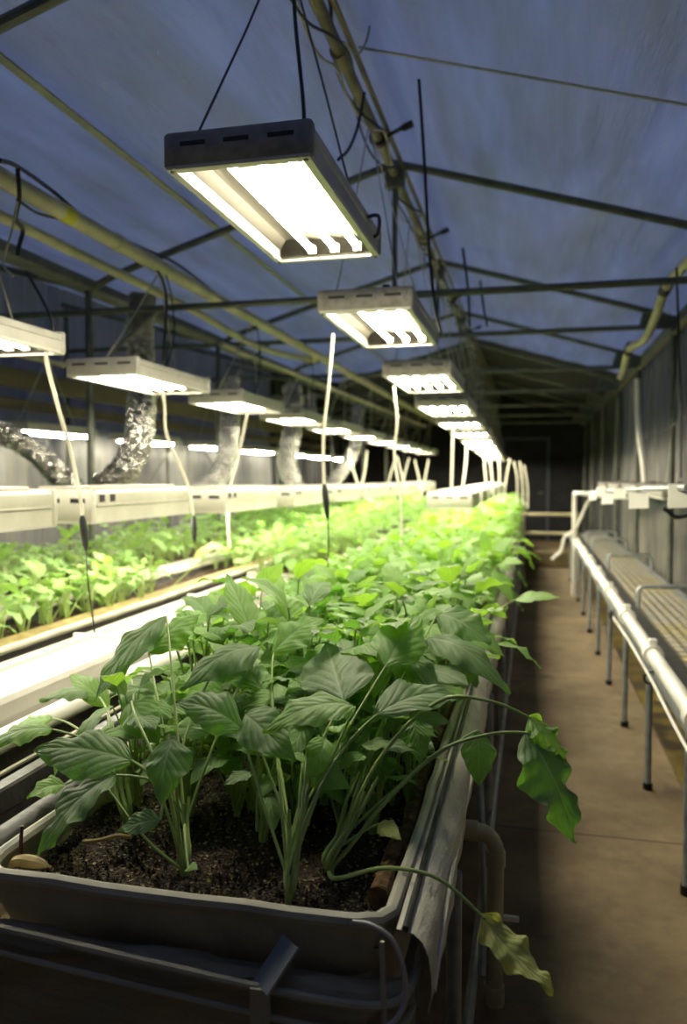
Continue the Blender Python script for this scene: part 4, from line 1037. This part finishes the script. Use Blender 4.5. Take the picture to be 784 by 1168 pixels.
# ---- procedural near plants, with parts
protos = [near_plant(s, hgt=.29+.02*(s % 3), nl=9+s % 3) for s in (101, 102, 103, 104, 105, 106)]
pr_used = set()
rr = random.Random(21)
spots = []
y = 1.50; row = 0
while y < 7.6:
    nx = 5; st_ = .135 if y < 3.4 else .165
    for k in range(nx):
        x = BX0+(.10 if y < 1.8 else .045)+(BX1-BX0-(.2 if y < 1.8 else .14))*(k+.5*(row % 2)*.9)/(nx-.5)+rr.uniform(-.02, .02)
        yy = y+rr.uniform(-.03, .03)
        if (yy < 1.62 and k in (0, 1)) : pass
        spots.append((min(x, BX1-.07), yy))
    y += st_; row += 1
far_protos = [far_plant(s, hgt=.30+.02*(s % 3), nl=12, size=.135, spread=.085) for s in range(201, 209)]
fp_used = set()
colw = ['hard against the left rim', 'left of the middle', 'in the middle', 'right of the middle', 'along the right rim']
cnt = 0
for (x, y) in spots:
    if y < 2.75:
        i = rr.randrange(6); p = protos[i]
        if i in pr_used: o = copy_tree(p)
        else: o = p; pr_used.add(i)
        k = min(4, int((x-BX0)/(BX1-BX0)*5))
        lab = 'seedling crowded in the near stretch of the closest bed, '+colw[k]
        grp = 'seedlings in the near stretch of the closest bed, '+colw[k]
    else:
        i = rr.randrange(8); p = far_protos[i]
        if i in fp_used: o = p.copy(); C.objects.link(o)
        else: o = p; fp_used.add(i)
        lab = 'leafy green seedling crowded in the middle stretch of the closest bed'
        grp = 'seedlings in the middle stretch of the closest bed'
    sc_ = rr.uniform(.85, 1.12)
    if y < 1.75: sc_ *= .74
    elif y < 2.4: sc_ *= 1.08
    lean = -.22 if (x < -.72 and y > 2) else 0
    o.location = (x, y, SZ); o.rotation_euler = (rr.uniform(-.08, .08), rr.uniform(-.08, .08)+(.14 if x > -.36 else 0)+lean, rr.uniform(0, 6.28)); o.scale = (sc_, sc_, sc_*rr.uniform(.9, 1.1))
    tag(o, lab, 'seedling', grp); cnt += 1
shoots = [near_plant(s, hgt=.17, nl=6, size=.07, spread=.035) for s in (151, 152)]
for j, (x, y) in enumerate(((-.50, 1.42), (-.68, 1.46), (-.30, 1.50), (-.44, 1.52), (-.57, 1.55), (-.78, 1.56), (-.36, 1.63), (-.65, 1.64), (-.25, 1.66), (-.52, 1.70))):
    o = shoots[j] if j < 2 else copy_tree(shoots[j % 2])
    o.location = (x, y, SZ); k_ = rr.uniform(.8, 1.15); o.scale = (k_,)*3; o.rotation_euler = (0, 0, j*2.1)
    tag(o, 'short young shoot in the shade behind the front seedling clumps', 'seedling', 'young shoots behind the front clumps')
# right overhang leaves: plants leaning out over the aisle
for j, (x, y, ang) in enumerate(((-.25, 2.2, .3), (-.25, 2.75, .35), (-.25, 3.3, .35), (-.25, 3.9, .4), (-.25, 4.6, .4))):
    o = far_protos[(j*3) % 8].copy(); C.objects.link(o); o.location = (x, y, SZ+.02); o.rotation_euler = (0, ang, j*1.7); o.scale = (1.15,)*3
    tag(o, 'seedling leaning out over the aisle from the right rim, '+ordn[j]+' such one from the viewer', 'seedling', 'seedlings leaning over the aisle')
# special: the single long leaf sticking out right
lf = empty('leafy_seedling', (-.26, 2.95, SZ), 'seedling whose one long leaf points level out over the aisle', 'seedling')
lm = MB(); base = Vector((-.26, 2.95, SZ)); b_ = at(588, 684, 2.95)-base; t_ = at(640, 682, 2.9)-base
leaf_mesh(lm, b_, t_, (0, -.5, 1), .075, .06, .2, 20, 8, 5, .03); lo = lm.build('leaf', M['leaf_young'], lf)
pm = MB(); petiole(pm, (0, 0, 0), b_, .004, .0025, .25, 6, 8); pm.build('petiole', M['stem'], lo)
MB().tube([(0, 0, -.02), (0, 0, .05)], [.008, .005], 8).build('stem', M['stem'], lf)
# yellow arching leaf on the left
yl = empty('leafy_seedling', (-1.93, 4.0, .735), 'seedling with a yellow arching leaf that stands out on the left', 'seedling')
base = Vector((-1.93, 4.0, .735)); lm = MB(); leaf_mesh(lm, at(262, 628, 4.2)-base, at(216, 645, 4.0)-base, (0, -.4, 1), .10, .22, .3, 14, 6, 4, .05)
lo = lm.build('leaf', M['leaf_yellow'], yl); pm = MB(); petiole(pm, (0, 0, 0), at(262, 628, 4.2)-base, .004, .0025, .2); pm.build('petiole', M['stem'], lo)
# ---- left beds
small = [far_plant(s, hgt=.20+.02*(s % 2), nl=9, size=.10, spread=.06, mat='leaf_young') for s in range(301, 307)]
su = set()
def place_small(x, y, z, lab, grp, s=1.0):
    i = rr.randrange(6)
    if i in su: o = small[i].copy(); C.objects.link(o)
    else: o = small[i]; su.add(i)
    s *= rr.uniform(.8, 1.15); o.location = (x, y, z); o.rotation_euler = (0, 0, rr.uniform(0, 6.28)); o.scale = (s, s, s)
    tag(o, lab, 'seedling', grp)
y = 1.9
while y < 6.2:
    for x in (-2.03, -1.90):
        if not (3.75 < y < 4.9): place_small(x+rr.uniform(-.02, .02), y, .72, 'pale green seedling growing in the narrow second bed', 'seedlings in the second bed', .98)
    y += .15
y = 2.6
while y < 6.2:
    for x in (-2.92, -2.66, -2.40): place_small(x+rr.uniform(-.03, .03), y+rr.uniform(-.04, .04), .725, 'bright seedling growing in the wide third bed by the foil ducts', 'seedlings in the third bed', 1.15)
    y += .2
y = 4.55
while y < 7.2:
    for x in (-1.58, -1.43): place_small(x+rr.uniform(-.02, .02), y+rr.uniform(-.03, .03), .71, 'bright seedling beyond the end of the white gutter cover', 'seedlings beyond the white gutter cover', 1.2)
    y += .17
# remaining plants, beyond counting
def stuff(x0, x1, y0, y1, z, n, mat, label, seed, hgt=.25):
    r2 = random.Random(seed); lib = [far_plant_mb(seed+q, hgt, 8, .13, .08) for q in range(5)]
    L = MB(); L.hasuv = True
    for _ in range(n):
        lm, sm = lib[r2.randrange(5)]; a = r2.uniform(0, 6.28); c, s_ = math.cos(a), math.sin(a); k = r2.uniform(.85, 1.2)
        x = r2.uniform(x0, x1); y = r2.uniform(y0, y1)
        L.add([((v[0]*c-v[1]*s_)*k+x, (v[0]*s_+v[1]*c)*k+y, v[2]*k+z) for v in lm.v], lm.f, lm.uv)
    o = L.build('leafy_seedlings', M[mat]); return tag(o, label, 'seedlings', kind='stuff')
stuff(BX0+.02, BX1-.05, 7.5, 15.2, SZ, 420, 'leaf', 'mass of leafy seedlings filling the far end of the closest bed', 900, .30)
stuff(-2.06, -1.8, 6.2, 13.8, .72, 110, 'leaf_young', 'mass of seedlings at the far end of the narrow second bed', 920, .26)
stuff(-3.0, -2.35, 6.2, 13.8, .725, 200, 'leaf_young', 'mass of seedlings at the far end of the wide third bed', 940, .28)
stuff(-1.62, -1.40, 7.2, 13.8, .71, 110, 'leaf_young', 'mass of seedlings far behind the white gutter cover', 960, .27)
# ---- little things on the soil
tb = MB(); tb.tube(spline([at(10, 990, 1.17), at(20, 982, 1.17), at(36, 983, 1.165), at(50, 986, 1.16), at(58, 989, 1.158)], 5), [.002+.009*math.sin(PI*min(1, (k+1)/19)) for k in range(21)], 8)
tag(tb.build('tuber', M['root']), 'pale yellow tuber lying in the left front corner of the soil', 'tuber')
tag(MB().tube(spline([at(24, 974, 1.2), at(24, 960, 1.2), at(25, 942, 1.2)], 4), .0035, 6).build('dead_stub', M['stem_red']), 'dark red dead stem stub behind the tuber', 'stub')
tag(MB().tube(spline([at(95, 960, 1.25), at(115, 958, 1.25), at(135, 953, 1.25), at(150, 955, 1.25)], 5), .004, 6).build('root_bit', M['dry_straw']), 'pale dry root lying on the soil right of the drooping leaf', 'root')

# ================================================================ LIGHT + CAMERA
w = bpy.data.worlds.new('dusk'); SC.world = w; w.use_nodes = True
bg = w.node_tree.nodes['Background']; bg.inputs[0].default_value = (.22, .29, .55, 1); bg.inputs[1].default_value = .85
cam = bpy.data.cameras.new('camera'); co = bpy.data.objects.new('camera', cam); C.objects.link(co); SC.camera = co
cam.sensor_fit = 'VERTICAL'; cam.sensor_height = 36; cam.sensor_width = 24; cam.lens = 36*F/1168
co.location = (0, 0, H)
co.matrix_world = Matrix.Translation((0, 0, H)) @ Matrix((_r, _u, -_f)).transposed().to_4x4()
cam.dof.use_dof = True; cam.dof.focus_distance = 1.55; cam.dof.aperture_fstop = 2.6
cam.clip_start = .02
vs_ = SC.view_settings
SC.display_settings.display_device = 'sRGB'
vs_.view_transform = 'Standard'; vs_.look = 'None'; vs_.exposure = 0; vs_.gamma = 1; vs_.use_curve_mapping = False
